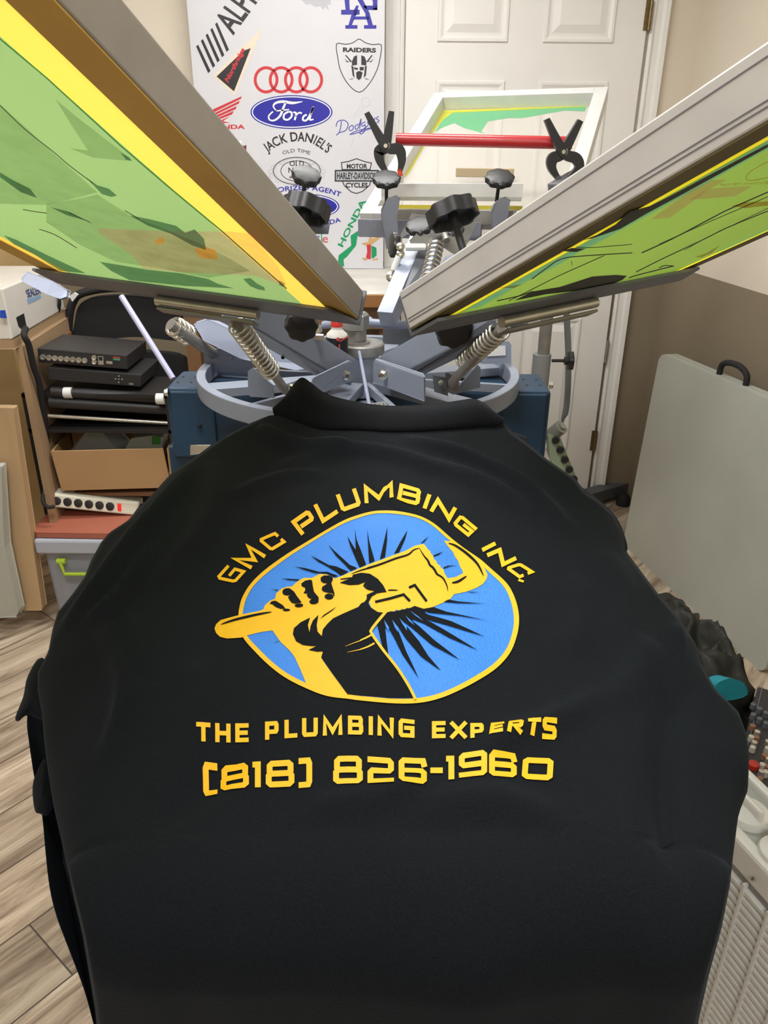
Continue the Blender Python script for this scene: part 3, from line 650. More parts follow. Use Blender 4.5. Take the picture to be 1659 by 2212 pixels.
hand = cA([(185, 1410), (200, 1370), (240, 1335), (400, 1300), (600, 1255), (625, 1240), (640, 1200), (690, 1155), (730, 1140), (740, 1090), (790, 1045), (840, 1030), (880, 1030), (930, 985), (990, 955), (1060, 960), (1130, 925), (1200, 930), (1270, 965), (1320, 945), (1450, 885)]) + \
    cB([(0, 855), (120, 800), (280, 735), (400, 695), (480, 655), (560, 640), (580, 665), (600, 690), (615, 700), (628, 728), (645, 745), (652, 775), (672, 790), (680, 815), (705, 830), (715, 850), (738, 865), (745, 900), (775, 945), (850, 930), (912, 895), (905, 865), (885, 835), (870, 785), (840, 745), (825, 710), (800, 680), (775, 655), (740, 610), (800, 612), (900, 670), (1040, 780), (1100, 850), (1130, 920), (1120, 960), (1090, 1000), (1040, 1030), (950, 1065), (830, 1090), (800, 1130), (720, 1170), (640, 1200), (550, 1215), (480, 1190), (440, 1210), (405, 1205), (395, 1220), (360, 1217), (350, 1232), (310, 1228), (300, 1245), (270, 1242), (220, 1260), (150, 1260), (90, 1220), (70, 1170), (40, 1180), (0, 1190)]) + \
    cA([(1540, 1180), (1480, 1230), (1330, 1300), (1250, 1340), (1200, 1390), (1160, 1440), (1150, 1500), (1105, 1540), (1100, 1590), (1160, 1640), (1145, 1690), (1240, 1830), (1390, 2040), (1200, 2020), (1015, 1935), (960, 1800), (905, 1680), (860, 1622), (780, 1545), (707, 1438), (600, 1455), (480, 1488), (430, 1508), (300, 1515), (235, 1495), (200, 1455)])
yel = [hand] + [q for q in stroke2(ovs, ows, True, cap=False)]
blk = []
arm = cA([(1150, 1500), (1160, 1440), (1200, 1390), (1250, 1340), (1330, 1300), (1480, 1230), (1540, 1180)]) + cB([(0, 1190), (60, 1180), (90, 1230), (150, 1262), (215, 1265), (150, 1350), (95, 1430), (95, 1470), (200, 1620), (330, 1780), (430, 1930), (478, 2022), (250, 2040), (0, 2030)]) + cA([(1380, 2030), (1240, 1830), (1145, 1690), (1160, 1640), (1100, 1590)])
blk.append(arm)
for p in ([(690, 1175), (715, 1163), (740, 1165), (800, 1205), (825, 1240), (780, 1240), (735, 1222), (715, 1205), (705, 1195), (683, 1195)],
          [(800, 1062), (825, 1048), (860, 1048), (900, 1080), (930, 1130), (970, 1185), (940, 1190), (910, 1195), (880, 1185), (860, 1160), (845, 1125), (870, 1115), (830, 1115), (805, 1105), (795, 1085)],
          [(965, 1010), (1000, 985), (1045, 978), (1062, 985), (1070, 1040), (1080, 1090), (1120, 1140), (1125, 1165), (1060, 1160), (1030, 1145), (1015, 1120), (1020, 1105), (985, 1100), (1000, 1075), (1000, 1050), (970, 1035)],
          [(1140, 960), (1170, 942), (1215, 942), (1248, 958), (1250, 980), (1235, 1010), (1250, 1060), (1265, 1105), (1262, 1140), (1245, 1105), (1205, 1100), (1165, 1090), (1148, 1070), (1155, 1045), (1200, 1015), (1160, 1010), (1140, 990)],
          [(1045, 1332), (1025, 1400), (1040, 1465), (1050, 1410), (1070, 1360), (1120, 1308), (1105, 1400), (1112, 1460), (1150, 1500), (1105, 1590), (1060, 1590), (980, 1580), (920, 1545), (890, 1480), (900, 1425), (960, 1372)],
          [(1282, 1228), (1215, 1275), (1170, 1305), (1135, 1345), (1180, 1312), (1240, 1270)],
          [(1030, 1625), (1100, 1590), (1160, 1635), (1110, 1640)],
          [(715, 1555), (745, 1545), (780, 1535), (745, 1550)]): blk.append(cA(p))
blk += [ell(*cA([(833, 1251)])[0], 33/4.17, 12/4.17, 20), ell(*cA([(945, 1212)])[0], 38/4.17, 19/4.17, 20), ell(*cA([(1080, 1180)])[0], 42/4.17, 26/4.17, 20, -.1), ell(*cA([(1215, 1135)])[0], 40/4.17, 28/4.17, 20)]
thumb = cA([(1310, 1008), (1420, 960), (1430, 932), (1500, 914)]) + cB([(20, 908), (80, 915), (150, 960), (200, 1020), (228, 1078), (180, 1085), (140, 1095), (100, 1088), (120, 1075), (60, 1065), (38, 1050), (42, 1020), (20, 1018)]) + cA([(1560, 1035), (1520, 1035), (1540, 1000), (1480, 1025), (1400, 1030)])
blk.append(thumb); blk.append(cB([(50, 1110), (100, 1085), (140, 1098), (95, 1125), (72, 1170), (60, 1182), (20, 1188), (50, 1150)]))
def taper(pts, w_, n=5, both=True):
    b = bez(pts, n); m = len(b)
    return stroke2(b, [max(.5, w_*(sin(pi*i/(m-1))**.5 if both else (1-i/(m-1))**.6)) for i in range(m)], cap=False)
blk += taper(cA([(243, 1382), (330, 1355), (450, 1325), (600, 1288), (700, 1268)]), 5.5)
blk += taper(cA([(1315, 975), (1360, 970), (1425, 958)]), 3)
blk += taper(cA([(1415, 925), (1500, 890), (1586, 862)])+cB([(60, 862), (150, 830), (300, 770), (420, 735), (470, 695), (525, 680)]), 4.5)
blk += taper(cB([(520, 680), (560, 745), (580, 770), (600, 795), (615, 830), (640, 850), (665, 885), (680, 912), (730, 945), (765, 1010), (775, 1065)]), 4.8)
blk += taper(cB([(780, 632), (850, 655), (950, 725), (1040, 820), (1095, 935)]), 5.5)
blk += taper(cB([(810, 990), (870, 975), (945, 925)]), 5.5)
blk += stroke2(cB([(128, 1172), (260, 1133), (380, 1092), (435, 1148)]), 5.5, cap=False) + stroke2(cB([(430, 1030), (480, 1008), (585, 1150)]), 5.5, cap=False)
blk += taper(cB([(240, 1060), (270, 1058), (330, 1055)]), 3)
R1 = [[(785, 958), (860, 962), (945, 970), (940, 982), (850, 972)], [(690, 1058), (760, 1060), (750, 1068)],
      [(905, 852), (1000, 870), (1130, 910), (1200, 908), (1300, 945), (1255, 955), (1195, 925), (1130, 922), (1080, 915)],
      [(1048, 755), (1130, 800), (1210, 845), (1280, 858), (1390, 905), (1320, 940), (1270, 900), (1200, 858), (1120, 815)],
      [(1208, 655), (1260, 710), (1320, 765), (1400, 840), (1470, 870), (1410, 895), (1350, 830), (1280, 760)],
      [(1380, 575), (1430, 660), (1490, 750), (1545, 835), (1490, 862), (1450, 770), (1405, 660)]]
blk += [cA(p) for p in R1]
R2 = [[(-55, 500), (-40, 600), (0, 700), (45, 825), (0, 850), (-45, 750), (-50, 620)], [(55, 510), (75, 620), (122, 790), (72, 815), (65, 700)],
      [(235, 480), (232, 600), (215, 750), (168, 775), (195, 650)], [(415, 518), (390, 600), (340, 708), (295, 722), (350, 620)], [(605, 578), (570, 620), (545, 638), (535, 635)],
      [(735, 705), (690, 738), (650, 752), (642, 745)], [(868, 826), (790, 838), (738, 860), (735, 850), (780, 830)],
      [(215, 1262), (300, 1246), (440, 1208), (480, 1190), (560, 1216), (645, 1203), (560, 1250), (520, 1290), (440, 1320), (400, 1345), (345, 1380), (285, 1400), (250, 1400), (200, 1410), (145, 1385), (150, 1350)],
      [(145, 1380), (210, 1345), (225, 1500), (245, 1660), (190, 1585)],
      [(212, 1340), (285, 1335), (340, 1440), (400, 1600), (515, 1845), (370, 1640), (300, 1500)],
      [(290, 1325), (345, 1310), (430, 1400), (520, 1510), (600, 1640), (715, 1775), (540, 1650), (400, 1490), (330, 1380)],
      [(345, 1310), (400, 1280), (520, 1370), (660, 1500), (885, 1675), (640, 1545), (470, 1400), (400, 1345)],
      [(400, 1285), (450, 1240), (600, 1320), (730, 1395), (1045, 1580), (780, 1470), (560, 1345)],
      [(450, 1245), (490, 1200), (600, 1268), (800, 1325), (1105, 1455), (900, 1400), (640, 1325), (520, 1290)],
      [(560, 1218), (645, 1203), (760, 1245), (880, 1270), (1135, 1320), (870, 1280), (700, 1262), (600, 1250)],
      [(740, 1160), (780, 1140), (870, 1157), (1115, 1178), (870, 1172)], [(930, 1070), (1000, 1074), (1070, 1078), (990, 1080)]]
blk += [cB(p) for p in R2]
# blue slivers between the ray roots
slv = [[(205, 1335), (222, 1400), (245, 1440), (250, 1400)], [(278, 1328), (300, 1395), (330, 1440), (335, 1400)], [(342, 1308), (370, 1360), (410, 1420), (405, 1370)], [(396, 1280), (430, 1330), (480, 1370), (450, 1330)], [(440, 1238), (480, 1275), (560, 1330), (510, 1285)]]
YL = []
YL += stroke2(bez(cB([(222, 1258), (150, 1350), (95, 1430), (96, 1470), (200, 1620), (330, 1780), (430, 1930), (485, 2035)]), 4), 6, cap=False)
YL += taper(cB([(98, 1478), (40, 1512), (0, 1530)])+cA([(1500, 1545), (1360, 1598)]), 4.2, both=False)
YL += taper(cB([(118, 1558), (60, 1592), (0, 1615)])+cA([(1480, 1632), (1380, 1652)]), 4, both=False)
printmesh('hand_print', INK_Y, yel, .0011, 'yellow fist gripping a pipe wrench inside an oval outline')
printmesh('black_detail', M['cloth'], blk, .0016, 'black rays, fingers and forearm left bare')
printmesh('blue_sliver', INK_B, [cB(p) for p in slv], .0021, None)
printmesh('wrist_line', INK_Y, YL, .0021, 'thin yellow forearm lines')
# square lettering: strokes in a unit box, x right, y up
GL = {'A': [[(0, 0), (.5, 1), (1, 0)]], 'G': [[(1, .96), (.12, 1), (0, .88), (0, .1), (.1, 0), (1, 0), (1, .52), (.48, .52)]],
      'M': [[(0, 0), (0, 1), (.5, .12), (1, 1), (1, 0)]], 'C': [[(1, .78), (1, 1), (.08, 1), (0, .9), (0, .1), (.08, 0), (1, 0), (1, .2)]],
      'P': [[(0, 0), (0, 1), (.92, 1), (1, .9), (1, .5), (.92, .4), (.3, .4)]], 'L': [[(0, 1), (0, 0), (1, 0)]], 'U': [[(0, 1), (0, .1), (.08, 0), (.92, 0), (1, .1), (1, 1)]],
      'B': [[(.25, .52), (.94, .52), (1, .42), (1, .1), (.92, 0), (0, 0), (0, 1), (.88, 1), (.96, .9), (.96, .6), (.9, .52)]], 'I': [[(.5, 0), (.5, 1)]], 'N': [[(0, 0), (0, 1), (1, 0), (1, 1)]],
      'T': [[(0, 1), (1, 1)], [(.5, 1), (.5, 0)]], 'H': [[(0, 0), (0, 1)], [(1, 0), (1, 1)], [(0, .48), (1, .48)]], 'E': [[(1, 1), (0, 1), (0, 0), (1, 0)], [(0, .5), (.9, .5)]],
      'X': [[(0, 0), (1, 1)], [(0, 1), (1, 0)]], 'R': [[(0, 0), (0, 1), (.9, 1), (1, .9), (1, .55), (.9, .45), (.35, .45), (1, 0)]], 'S': [[(1, 1), (.1, 1), (0, .9), (0, .62), (.1, .52), (.9, .52), (1, .42), (1, .1), (.9, 0), (0, 0)]],
      '(': [[(1, 1), (.15, 1), (0, .88), (0, .12), (.15, 0), (1, 0)]], ')': [[(0, 1), (.85, 1), (1, .88), (1, .12), (.85, 0), (0, 0)]],
      '8': [[(.25, .52), (.92, .52), (1, .4), (1, .1), (.9, 0), (.1, 0), (0, .1), (0, .42), (.1, .52), (.04, .62), (.04, .9), (.14, 1), (.86, 1), (.96, .9), (.96, .62), (.9, .52)]], '1': [[(0, 1), (.75, 1), (.75, 0)]],
      '2': [[(0, 1), (.9, 1), (1, .9), (1, .62), (.9, .52), (.1, .52), (0, .42), (0, 0), (1, 0)]], '6': [[(1, .84), (.96, 1), (.1, 1), (0, .9), (0, .1), (.1, 0), (.9, 0), (1, .1), (1, .42), (.9, .52), (.06, .52)]],
      '9': [[(.94, .5), (.1, .5), (0, .6), (0, .9), (.1, 1), (.9, 1), (1, .9), (1, .1), (.9, 0), (0, 0)]], '0': [[(.1, 0), (0, .1), (0, .9), (.1, 1), (.9, 1), (1, .9), (1, .1), (.9, 0), (.1, 0)]], '-': [[(0, .5), (1, .5)]], '.': [[(.3, 0), (.7, 0)]]}
def letter(ch, BL, BR, TL, TR, w_):
    """strokes kept w_/2 inside the quad"""
    def q(x, y): return (BL[0]*(1-x)*(1-y)+BR[0]*x*(1-y)+TL[0]*(1-x)*y+TR[0]*x*y, BL[1]*(1-x)*(1-y)+BR[1]*x*(1-y)+TL[1]*(1-x)*y+TR[1]*x*y)
    W = sqrt((BR[0]-BL[0])**2+(BR[1]-BL[1])**2); Hh = sqrt((TL[0]-BL[0])**2+(TL[1]-BL[1])**2)
    ix, iy = min(.48, w_/2/W), min(.48, w_/2/Hh); out = []
    for s_ in GL[ch]:
        pts = [q(ix+x*(1-2*ix), iy+y*(1-2*iy)) for x, y in s_]
        out += stroke2(pts, w_, cap=True)
    return out
tx = []
for ch, cc, a in (('G', cA, [(370, 990), (470, 885), (190, 940), (290, 820)]), ('M', cA, [(505, 870), (655, 755), (335, 775), (485, 645)]), ('C', cA, [(695, 718), (830, 630), (570, 612), (735, 548)]),
                  ('P', cA, [(965, 572), (1120, 470), (868, 455), (1030, 340)]), ('L', cA, [(1155, 468), (1300, 375), (1075, 308), (1215, 215)]), ('U', cA, [(1330, 368), (1508, 300), (1275, 212), (1455, 145)]),
                  ('M', cB, [(32, 280), (290, 258), (22, 122), (285, 98)]), ('B', cB, [(318, 270), (515, 302), (345, 105), (550, 145)]), ('I', cB, [(545, 320), (588, 332), (590, 180), (635, 192)]),
                  ('N', cB, [(610, 345), (795, 440), (680, 215), (858, 322)]), ('G', cB, [(815, 465), (960, 575), (890, 368), (1048, 495)]), ('I', cB, [(1065, 680), (1100, 714), (1185, 628), (1216, 660)]),
                  ('N', cB, [(1112, 735), (1265, 855), (1240, 690), (1400, 800)]), ('C', cB, [(1283, 868), (1412, 972), (1420, 838), (1548, 918)])):
    wpx = {'G': 7.6, 'M': 8.5, 'C': 7, 'I': 8.5}.get(ch, 9)
    if cc is cA and ch == 'G' or ch == 'C': wpx = 6.8
    tx += letter(ch, *cc(a), wpx if ch != 'I' else 9)
tx.append(cB([(1410, 975), (1455, 993), (1448, 1010), (1398, 992)]))
printmesh('name_lettering', INK_Y, tx, .0011, 'yellow arched GMC PLUMBING INC.'); tx = []
for ch, x0, x1, a, b in (('T', 50, 110, 63, 138), ('H', 130, 195, 62, 138), ('E', 215, 272, 60, 137), ('P', 342, 400, 57, 132), ('L', 425, 480, 55, 131), ('U', 500, 567, 52, 131), ('M', 588, 672, 48, 130), ('B', 695, 760, 45, 128), ('I', 783, 801, 45, 127), ('N', 820, 890, 45, 127), ('G', 910, 978, 45, 126), ('E', 1052, 1110, 52, 127), ('X', 1130, 1200, 55, 130), ('P', 1215, 1272, 62, 130), ('E', 1293, 1350, 64, 130), ('R', 1368, 1432, 66, 128), ('T', 1450, 1505, 64, 126), ('S', 1520, 1582, 62, 133)):
    sh = 10 if x0 > 1280 and ch != 'S' else 0
    tx += letter(ch, *cC([(x0, b), (x1, b), (x0+sh, a), (x1+sh, a)]), 9.2)
printmesh('slogan_lettering', INK_Y, tx, .0011, 'yellow THE PLUMBING EXPERTS'); tx = []
for ch, x0, x1, a, b in (('(', 75, 137, 215, 341), ('8', 150, 273, 220, 330), ('1', 288, 327, 220, 330), ('8', 345, 467, 220, 332), (')', 485, 543, 216, 341), ('8', 632, 758, 220, 340), ('2', 778, 890, 220, 340), ('6', 910, 1030, 213, 334), ('-', 1045, 1098, 235, 300), ('1', 1112, 1150, 205, 312), ('9', 1166, 1286, 195, 306), ('6', 1294, 1412, 193, 300), ('0', 1432, 1564, 208, 306)):
    k_ = {'9': -10, '6': 4, '0': 4}.get(ch, 0) if x0 > 1000 else 0
    tx += letter(ch, *cC([(x0, b), (x1, b+k_), (x0+(0 if x0 < 1400 else 8), a), (x1+(0 if x0 < 1400 else 6), a+k_)]), 12.6)
printmesh('phone_lettering', INK_Y, tx, .0011, 'yellow phone number')
# ================================================================== printing press
PC = V((-.055, 1.585, 0)); RZ = .975
press = thing('printing_press', 'grey blue carousel screen press with ring, springs and black knobs', 'printing press', (PC.x, PC.y, 0))
def ax(deg): return V((sin(radians(deg)), cos(radians(deg)), 0))      # compass: 0 away, clockwise
# ring
rg = MB(); N_ = 96
def ringsec(mb, r0, r1, z0, z1):
    vs = []; 
    for i in range(N_):
        c_, s_ = cos(2*pi*i/N_), sin(2*pi*i/N_)
        for r, z in ((r0, z0), (r1, z0), (r1, z1), (r0, z1)): vs.append((PC.x+r*c_, PC.y+r*s_, z))
    fs = [(i*4+j, ((i+1) % N_)*4+j, ((i+1) % N_)*4+(j+1) % 4, i*4+(j+1) % 4) for i in range(N_) for j in range(4)]
    mb.add(vs, fs)
ringsec(rg, .314, .332, RZ-.03, RZ+.004)
rg.build('ring', M['press_grey'], press, .0015, True)
for i in range(12):
    d = ax(12+30*i); MB().beam(PC+d*.06+V((0, 0, RZ-.02)), PC+d*.316+V((0, 0, RZ-.02)), .010 if i % 2 else .05, .018).build('spoke', M['press_grey'], press, .001)
# column
MB().lathe((PC.x, PC.y, RZ-.04), (0, 0, 1), [(.075, 0), (.075, .006), (.043, .012), (.041, .075)], 40).build('column', M['press_grey'], press, smooth=True)
MB().lathe((PC.x+.004, PC.y, RZ+.035), (0, 0, 1), [(.047, 0), (.049, .003), (.049, .02), (.046, .023)], 40).build('column_cap', M['cast'], press, smooth=True)
MB().lathe((PC.x-.006, PC.y-.004, RZ+.058), (0, 0, 1), [(.03, 0), (.03, .004)], 32).build('washer', M['steel'], press, smooth=True)
MB().lathe((PC.x-.006, PC.y-.004, RZ+.062), (0, 0, 1), [(.022, 0), (.023, .002), (.023, .022), (.021, .024)], 6).build('nut', M['steel'], press, .0006)
MB().lathe((PC.x-.006, PC.y-.004, RZ+.086), (0, 0, 1), [(.028, 0), (.028, .028), (.022, .034)], 6, ph=.4).lathe((PC.x-.006, PC.y-.004, RZ+.12), (0, 0, 1), [(.012, 0), (.012, .012), (.006, .02)], 16).build('nut', M['cast'], press, .0006)
MB().cyl(onY(776, 760, 1.53), onY(799, 882, 1.22), .0032, 8).build('hanging_rod', M['press_light'], press, smooth=True, label='thin pale rod hanging before the column')
def plate(mb, pts, Y, d):          # a flat plate drawn in the photo at depth(s) Y, extruded by d
    if not isinstance(Y, (list, tuple)): Y = [Y]*len(pts)
    return mb.prism([onY(x, y, q) for (x, y), q in zip(pts, Y)], d)
def bolt(px, py, Y, r, axd=(0, -1, 0), m='chrome'):
    p = onY(px, py, Y); a = V(axd).normalized()
    MB().lathe(p, a, [(r*1.25, 0), (r*1.25, r*.25), (r, r*.3), (r, r*.8), (r*.6, r*1.1)], 6).build('bolt', M[m], press, .0004)
# hinge brackets either side of the column
cD = lambda p: crop(330, 600, 3.318, p); cE = lambda p: crop(780, 600, 3.016, p)
lp = cD([(1145, 730), (1155, 715), (1405, 595), (1425, 600), (1440, 620), (1440, 720), (1425, 740), (1160, 850), (1145, 840)])
plate(MB(), lp, [1.30, 1.30, 1.44, 1.45, 1.46, 1.46, 1.45, 1.31, 1.30], (-.002, .004, 0)).build('hinge_bracket', M['press_grey'], press, .001)
rp = cE([(78, 545), (90, 530), (110, 532), (395, 628), (410, 650), (412, 805), (80, 680)])
plate(MB(), rp, [1.46, 1.455, 1.45, 1.31, 1.30, 1.30, 1.46], (.002, .004, 0)).build('hinge_bracket', M['press_grey'], press, .001)
bolt(*cD([(1385, 700)])[0], 1.425, .008, (.3, -1, .1)); bolt(*cE([(143, 632)])[0], 1.415, .008, (-.3, -1, .1))
plate(MB(), cE([(255, 622), (372, 655), (370, 735), (257, 692)]), [1.375, 1.32, 1.32, 1.375], (0, -.0008, 0)).build('blank_label', M['label_white'], press, label='white label on the right bracket')
MB().add([onY(*p, Y) for p, Y in zip(cE([(412, 805), (770, 715), (780, 700), (412, 650), (240, 560), (100, 540)]), [1.3, 1.33, 1.35, 1.5, 1.55, 1.5])][:4], [(0, 1, 2, 3)]) if False else None
# saddle plates lying on the ring, with upturned ends (left, right)
for sgn, cc, floor_, up, side in ((-1, cD, [(690, 850), (700, 670), (860, 770), (870, 865)], [(368, 530), (385, 510), (640, 505), (700, 560), (720, 640), (700, 680), (370, 670)], [(685, 670), (720, 650), (860, 770), (868, 860), (700, 850), (685, 830)]),
                                  (1, cE, None, [(790, 560), (800, 430), (870, 412), (960, 415), (978, 440), (978, 560)], [(560, 740), (640, 700), (760, 570), (778, 590), (775, 715), (600, 760)])):
    plate(MB(), cc(up), 1.62, (0, .004, 0)).build('end_plate', M['press_light'], press, .001)
    plate(MB(), cc(side), 1.40, (0, .004, 0)).build('end_plate', M['press_grey'], press, .001)
plate(MB(), cE([(815, 445), (940, 442), (942, 505), (818, 512)]), 1.618, (0, -.0008, 0)).build('blank_label', M['label_white'], press, label='white label on the raised right end plate')
bolt(*cD([(558, 578)])[0], 1.615, .003, m='press_grey')
# arm channels from the hub up to each screen
def channel(name, p, q, w_, h, m='press_grey'):
    p, q = V(p), V(q); d = (q-p).normalized(); r = d.cross(V((0, 0, 1))).normalized(); u = r.cross(d)
    mb = MB(); t = .004
    mb.hexa(p-r*w_/2-u*h/2, q-p, r*w_, u*t); mb.hexa(p-r*w_/2-u*h/2, q-p, r*t, u*h); mb.hexa(p+r*(w_/2-t)-u*h/2, q-p, r*t, u*h)
    return mb.build(name, M[m], press, .0008)
LM = (FL.A+FL.B)/2; RM = (FR_.A+FR_.B)/2
channel('print_arm', onY(735, 800, 1.50), LM+V((.04, .10, -.035)), .075, .05)
channel('print_arm', onY(850, 800, 1.50), RM+V((-.05, .12, -.035)), .075, .05)
for x, y in ((932, 572), (1222, 605)):
    p = onY(*cD([(x, y)])[0], 1.42); MB().cyl(p, p+V((0, .003, 0)), .0035, 12).build('hole', M['black_soft'], press)
plate(MB(), cD([(700, 350), (960, 530), (1330, 625), (1215, 690), (1030, 545), (760, 370)]), [1.30, 1.38, 1.5, 1.46, 1.38, 1.28], (0, .004, 0)).build('arm_plate', M['press_grey'], press, .001)
plate(MB(), cD([(1015, 500), (1300, 590), (1335, 622), (1200, 695), (1010, 560)]), [1.40, 1.47, 1.49, 1.46, 1.40], (0, .004, 0)).build('arm_plate', M['press_grey'], press, .001)
plate(MB(), cE([(180, 552), (370, 430), (480, 400), (560, 430), (700, 380), (640, 480), (345, 612)]), [1.5, 1.46, 1.44, 1.42, 1.38, 1.38, 1.46], (0, .004, 0)).build('arm_plate', M['press_grey'], press, .001)
MB().beam(onY(*cE([(345, 615)])[0], 1.44), onY(*cE([(860, 300)])[0], 1.18), .012, .012).build('arm_rod', M['press_dark'], press, .001)
# clamps under the left and right screens: dark angle iron, hinge tube, spring and foot
def clamp(fr, x0, x1, tx0, tx1, spr, foot, turns):
    W = fr.W
    mb = MB(); mb.prism([fr.P(x0, .054, -.003), fr.P(x1-.03, .054, -.003), fr.P(x1, .0, -.003), fr.P(x1, -.006, -.003), fr.P(x0+.0, -.006, -.003)], -fr.n*.004)
    mb.hexa(fr.P(x0, -.008, -.007), fr.e*(x1-x0), fr.d*.004, fr.n*.05)
    mb.build('clamp_angle', M['clamp_grey'], press, .001)
    MB().cyl(fr.P(tx0, .006, -.015), fr.P(tx1, .006, -.015), .0075, 20).build('hinge_tube', M['zinc'], press, smooth=True)
    MB().hexa(fr.P(tx0+.004, -.012, -.029), fr.e*(tx1-tx0-.008), fr.d*.022, fr.n*.004).build('hinge_plate', M['steel'], press, .001)
    (ax_, ay, aY), (bx_, by, bY) = spr; p, q = onY(ax_, ay, aY), onY(bx_, by, bY)
    MB().coil(p, q, .0150, .0023, turns).build('spring', M['zinc'], press, smooth='all')
    f_ = onY(*foot); MB().cyl(p, q+(f_-q), .008, 16).build('spring_rod', M['steel'], press, smooth=True)
clamp(FL, -.004, FL.W+.002, .185, .355, ((512, 700, 1.17), (588, 805, 1.29)), (618, 845, 1.33), 13)
clamp(FR_, .004, FR_.W+.02, .14, .32, ((1082, 712, 1.17), (1003, 783, 1.29)), (968, 835, 1.33), 12)
plate(MB(), cE([(470, 640), (555, 655), (560, 765), (480, 740)]), 1.315, (0, .004, 0)).build('foot_bracket', M['press_dark'], press, .001)
plate(MB(), cE([(550, 630), (570, 625), (638, 665), (636, 735), (600, 740), (598, 700), (570, 690), (565, 760)]), 1.33, (0, .004, 0)).build('foot_bracket', M['steel'], press, .001)
bolt(*cE([(520, 685)])[0], 1.312, .0045, m='steel')
plate(MB(), cD([(960, 765), (1040, 740), (1040, 800), (960, 830)]), 1.32, (0, .004, 0)).build('foot_bracket', M['press_grey'], press, .001); bolt(*cD([(992, 780)])[0], 1.316, .005)
# lobed knobs
def lobes(n, a=.09): return lambda t: 1+a*cos(n*t)
def knob(px, py, Y, r, d, th, m='black_plastic', stem=0, stemr=.004, dish=False, n=8):
    p = onY(px, py, Y); d = V(d).normalized()
    prof = [(r*.72, -th), (r*.95, -th*.9), (r, -th*.2), (r*.93, 0), (r*.7, th*.1), (.001, th*.16)] if not dish else [(r*.2, -th*1.6), (r*.2, -th*.5), (r*.8, -th*.45), (r*.9, -th), (r, -th), (r, 0), (r*.8, th*.15), (.001, th*.2)]
    k = MB().lathe(p, d, prof, 64, wob=lobes(n, .06)).build('knob', M[m], press, smooth=True)
    if stem: MB().cyl(p-d*th*.5, p-d*stem, stemr, 12).build('threaded_stem', M['black_plastic'], k, smooth=True)
    return k
knob(663, 374, 1.50, .026, (.25, -.55, .9), .014, stem=.055)
knob(665, 437, 1.42, .040, (.22, .45, .87), .026, dish=True, stem=.07, stemr=.011)
knob(973, 447, 1.36, .041, (-.28, .45, .85), .024, dish=True, stem=.10, stemr=.0065)
plate(MB(), [(640, 482), (712, 482), (708, 505), (640, 505)], 1.46, (0, .003, 0)).build('clamp_angle', M['clamp_grey'], press, .001)
knob(835, 382, 1.86, .031, (.0, -.5, .9), .014, stem=.06); knob(1080, 380, 1.80, .031, (.0, -.5, .9), .014, stem=.06)
knob(905, 484, 1.72, .028, (-.1, -.5, .85), .013, stem=.02, stemr=.012); knob(975, 490, 1.74, .028, (.1, -.45, .85), .013, stem=.02, stemr=.012)
knob(845, 528, 1.75, .026, (-.9, -.25, .1), .016)
knob(985, 716, 1.22, .031, (.2, -.7, -.2), .02); knob(652, 708, 1.22, .026, (.1, -.7, -.2), .03)
for x, y in ((1000, 400), (850, 400)): pass
# back arm head, clamps of the back screen
def sclamp(x, y, Y):
    k = 1.0
    pts = [(x-20, y+2), (x-12, y-6), (x+6, y-12), (x+14, y-6), (x+12, y+8), (x+8, y+30), (x+10, y+60), (x+14, y+90), (x+10, y+100), (x-14, y+100), (x-20, y+70), (x-26, y+40), (x-27, y+18)]
    plate(MB(), pts, Y, (0, .02, 0)).build('c_clamp', M['clamp_grey'], press, .002)
sclamp(850, 436, 1.84); sclamp(1088, 440, 1.78)
a_, b_ = onY(852, 466, 1.98), onY(1112, 470, 1.86)
MB().beam(a_, b_, .03, .032).build('clamp_bar', M['steel'], press, .001)
a_, b_ = onY(775, 492, 1.97), onY(1040, 500, 1.88)
MB().beam(a_, b_, .012, .040).build('clamp_angle', M['clamp_grey'], press, .001)
a_, b_ = onY(852, 447, 1.99), onY(1128, 450, 1.87)
MB().beam(a_, b_, .004, .010).build('yellow_gasket', mat('yellow_mesh_strip', 'b9ac35', .5), press)
plate(MB(), [(862, 515), (890, 462), (1030, 478), (1000, 545), (985, 530), (880, 505)], 1.84, (0, .006, 0)).build('head_plate', M['cast'], press, .001)
plate(MB(), [(885, 520), (905, 500), (935, 515), (925, 535), (890, 535)], 1.70, (0, .006, 0)).build('head_bracket', M['cast'], press, .001)
plate(MB(), [(945, 525), (970, 510), (1015, 520), (985, 550), (975, 545)], 1.71, (0, .006, 0)).build('head_bracket', M['cast'], press, .001)
MB().tube([onY(x, y, Y) for x, y, Y in ((940, 540, 1.74), (948, 512, 1.72), (960, 505, 1.70), (965, 520, 1.68))], .007, 12).build('spring_hook', M['steel'], press, smooth=True)
MB().coil(onY(943, 528, 1.70), onY(925, 605, 1.60), .014, .0032, 8).build('spring', M['chrome'], press, smooth='all')
MB().cyl(onY(944, 525, 1.70), onY(922, 612, 1.60), .009, 14).build('spring_rod', M['press_light'], press, smooth=True)
MB().lathe(onY(876, 534, 1.70), onY(920, 534, 1.70)-onY(876, 534, 1.70), [(.006, 0), (.0075, .003), (.0075, .040), (.006, .043)], 8).build('turnbuckle', M['label_white'], press)
for x, y in ((865, 534), (932, 534), (865, 550)):
    p = onY(x, y, 1.70); MB().lathe(p, (0, -1, .3), [(.004, -.006), (.009, -.004), (.009, .004), (.004, .006)], 16).build('ball_joint', M['chrome'], press, smooth=True)
MB().cyl(onY(862, 553, 1.70), onY(851, 583, 1.70), .0075, 10).build('turnbuckle', M['label_white'], press, smooth=True)
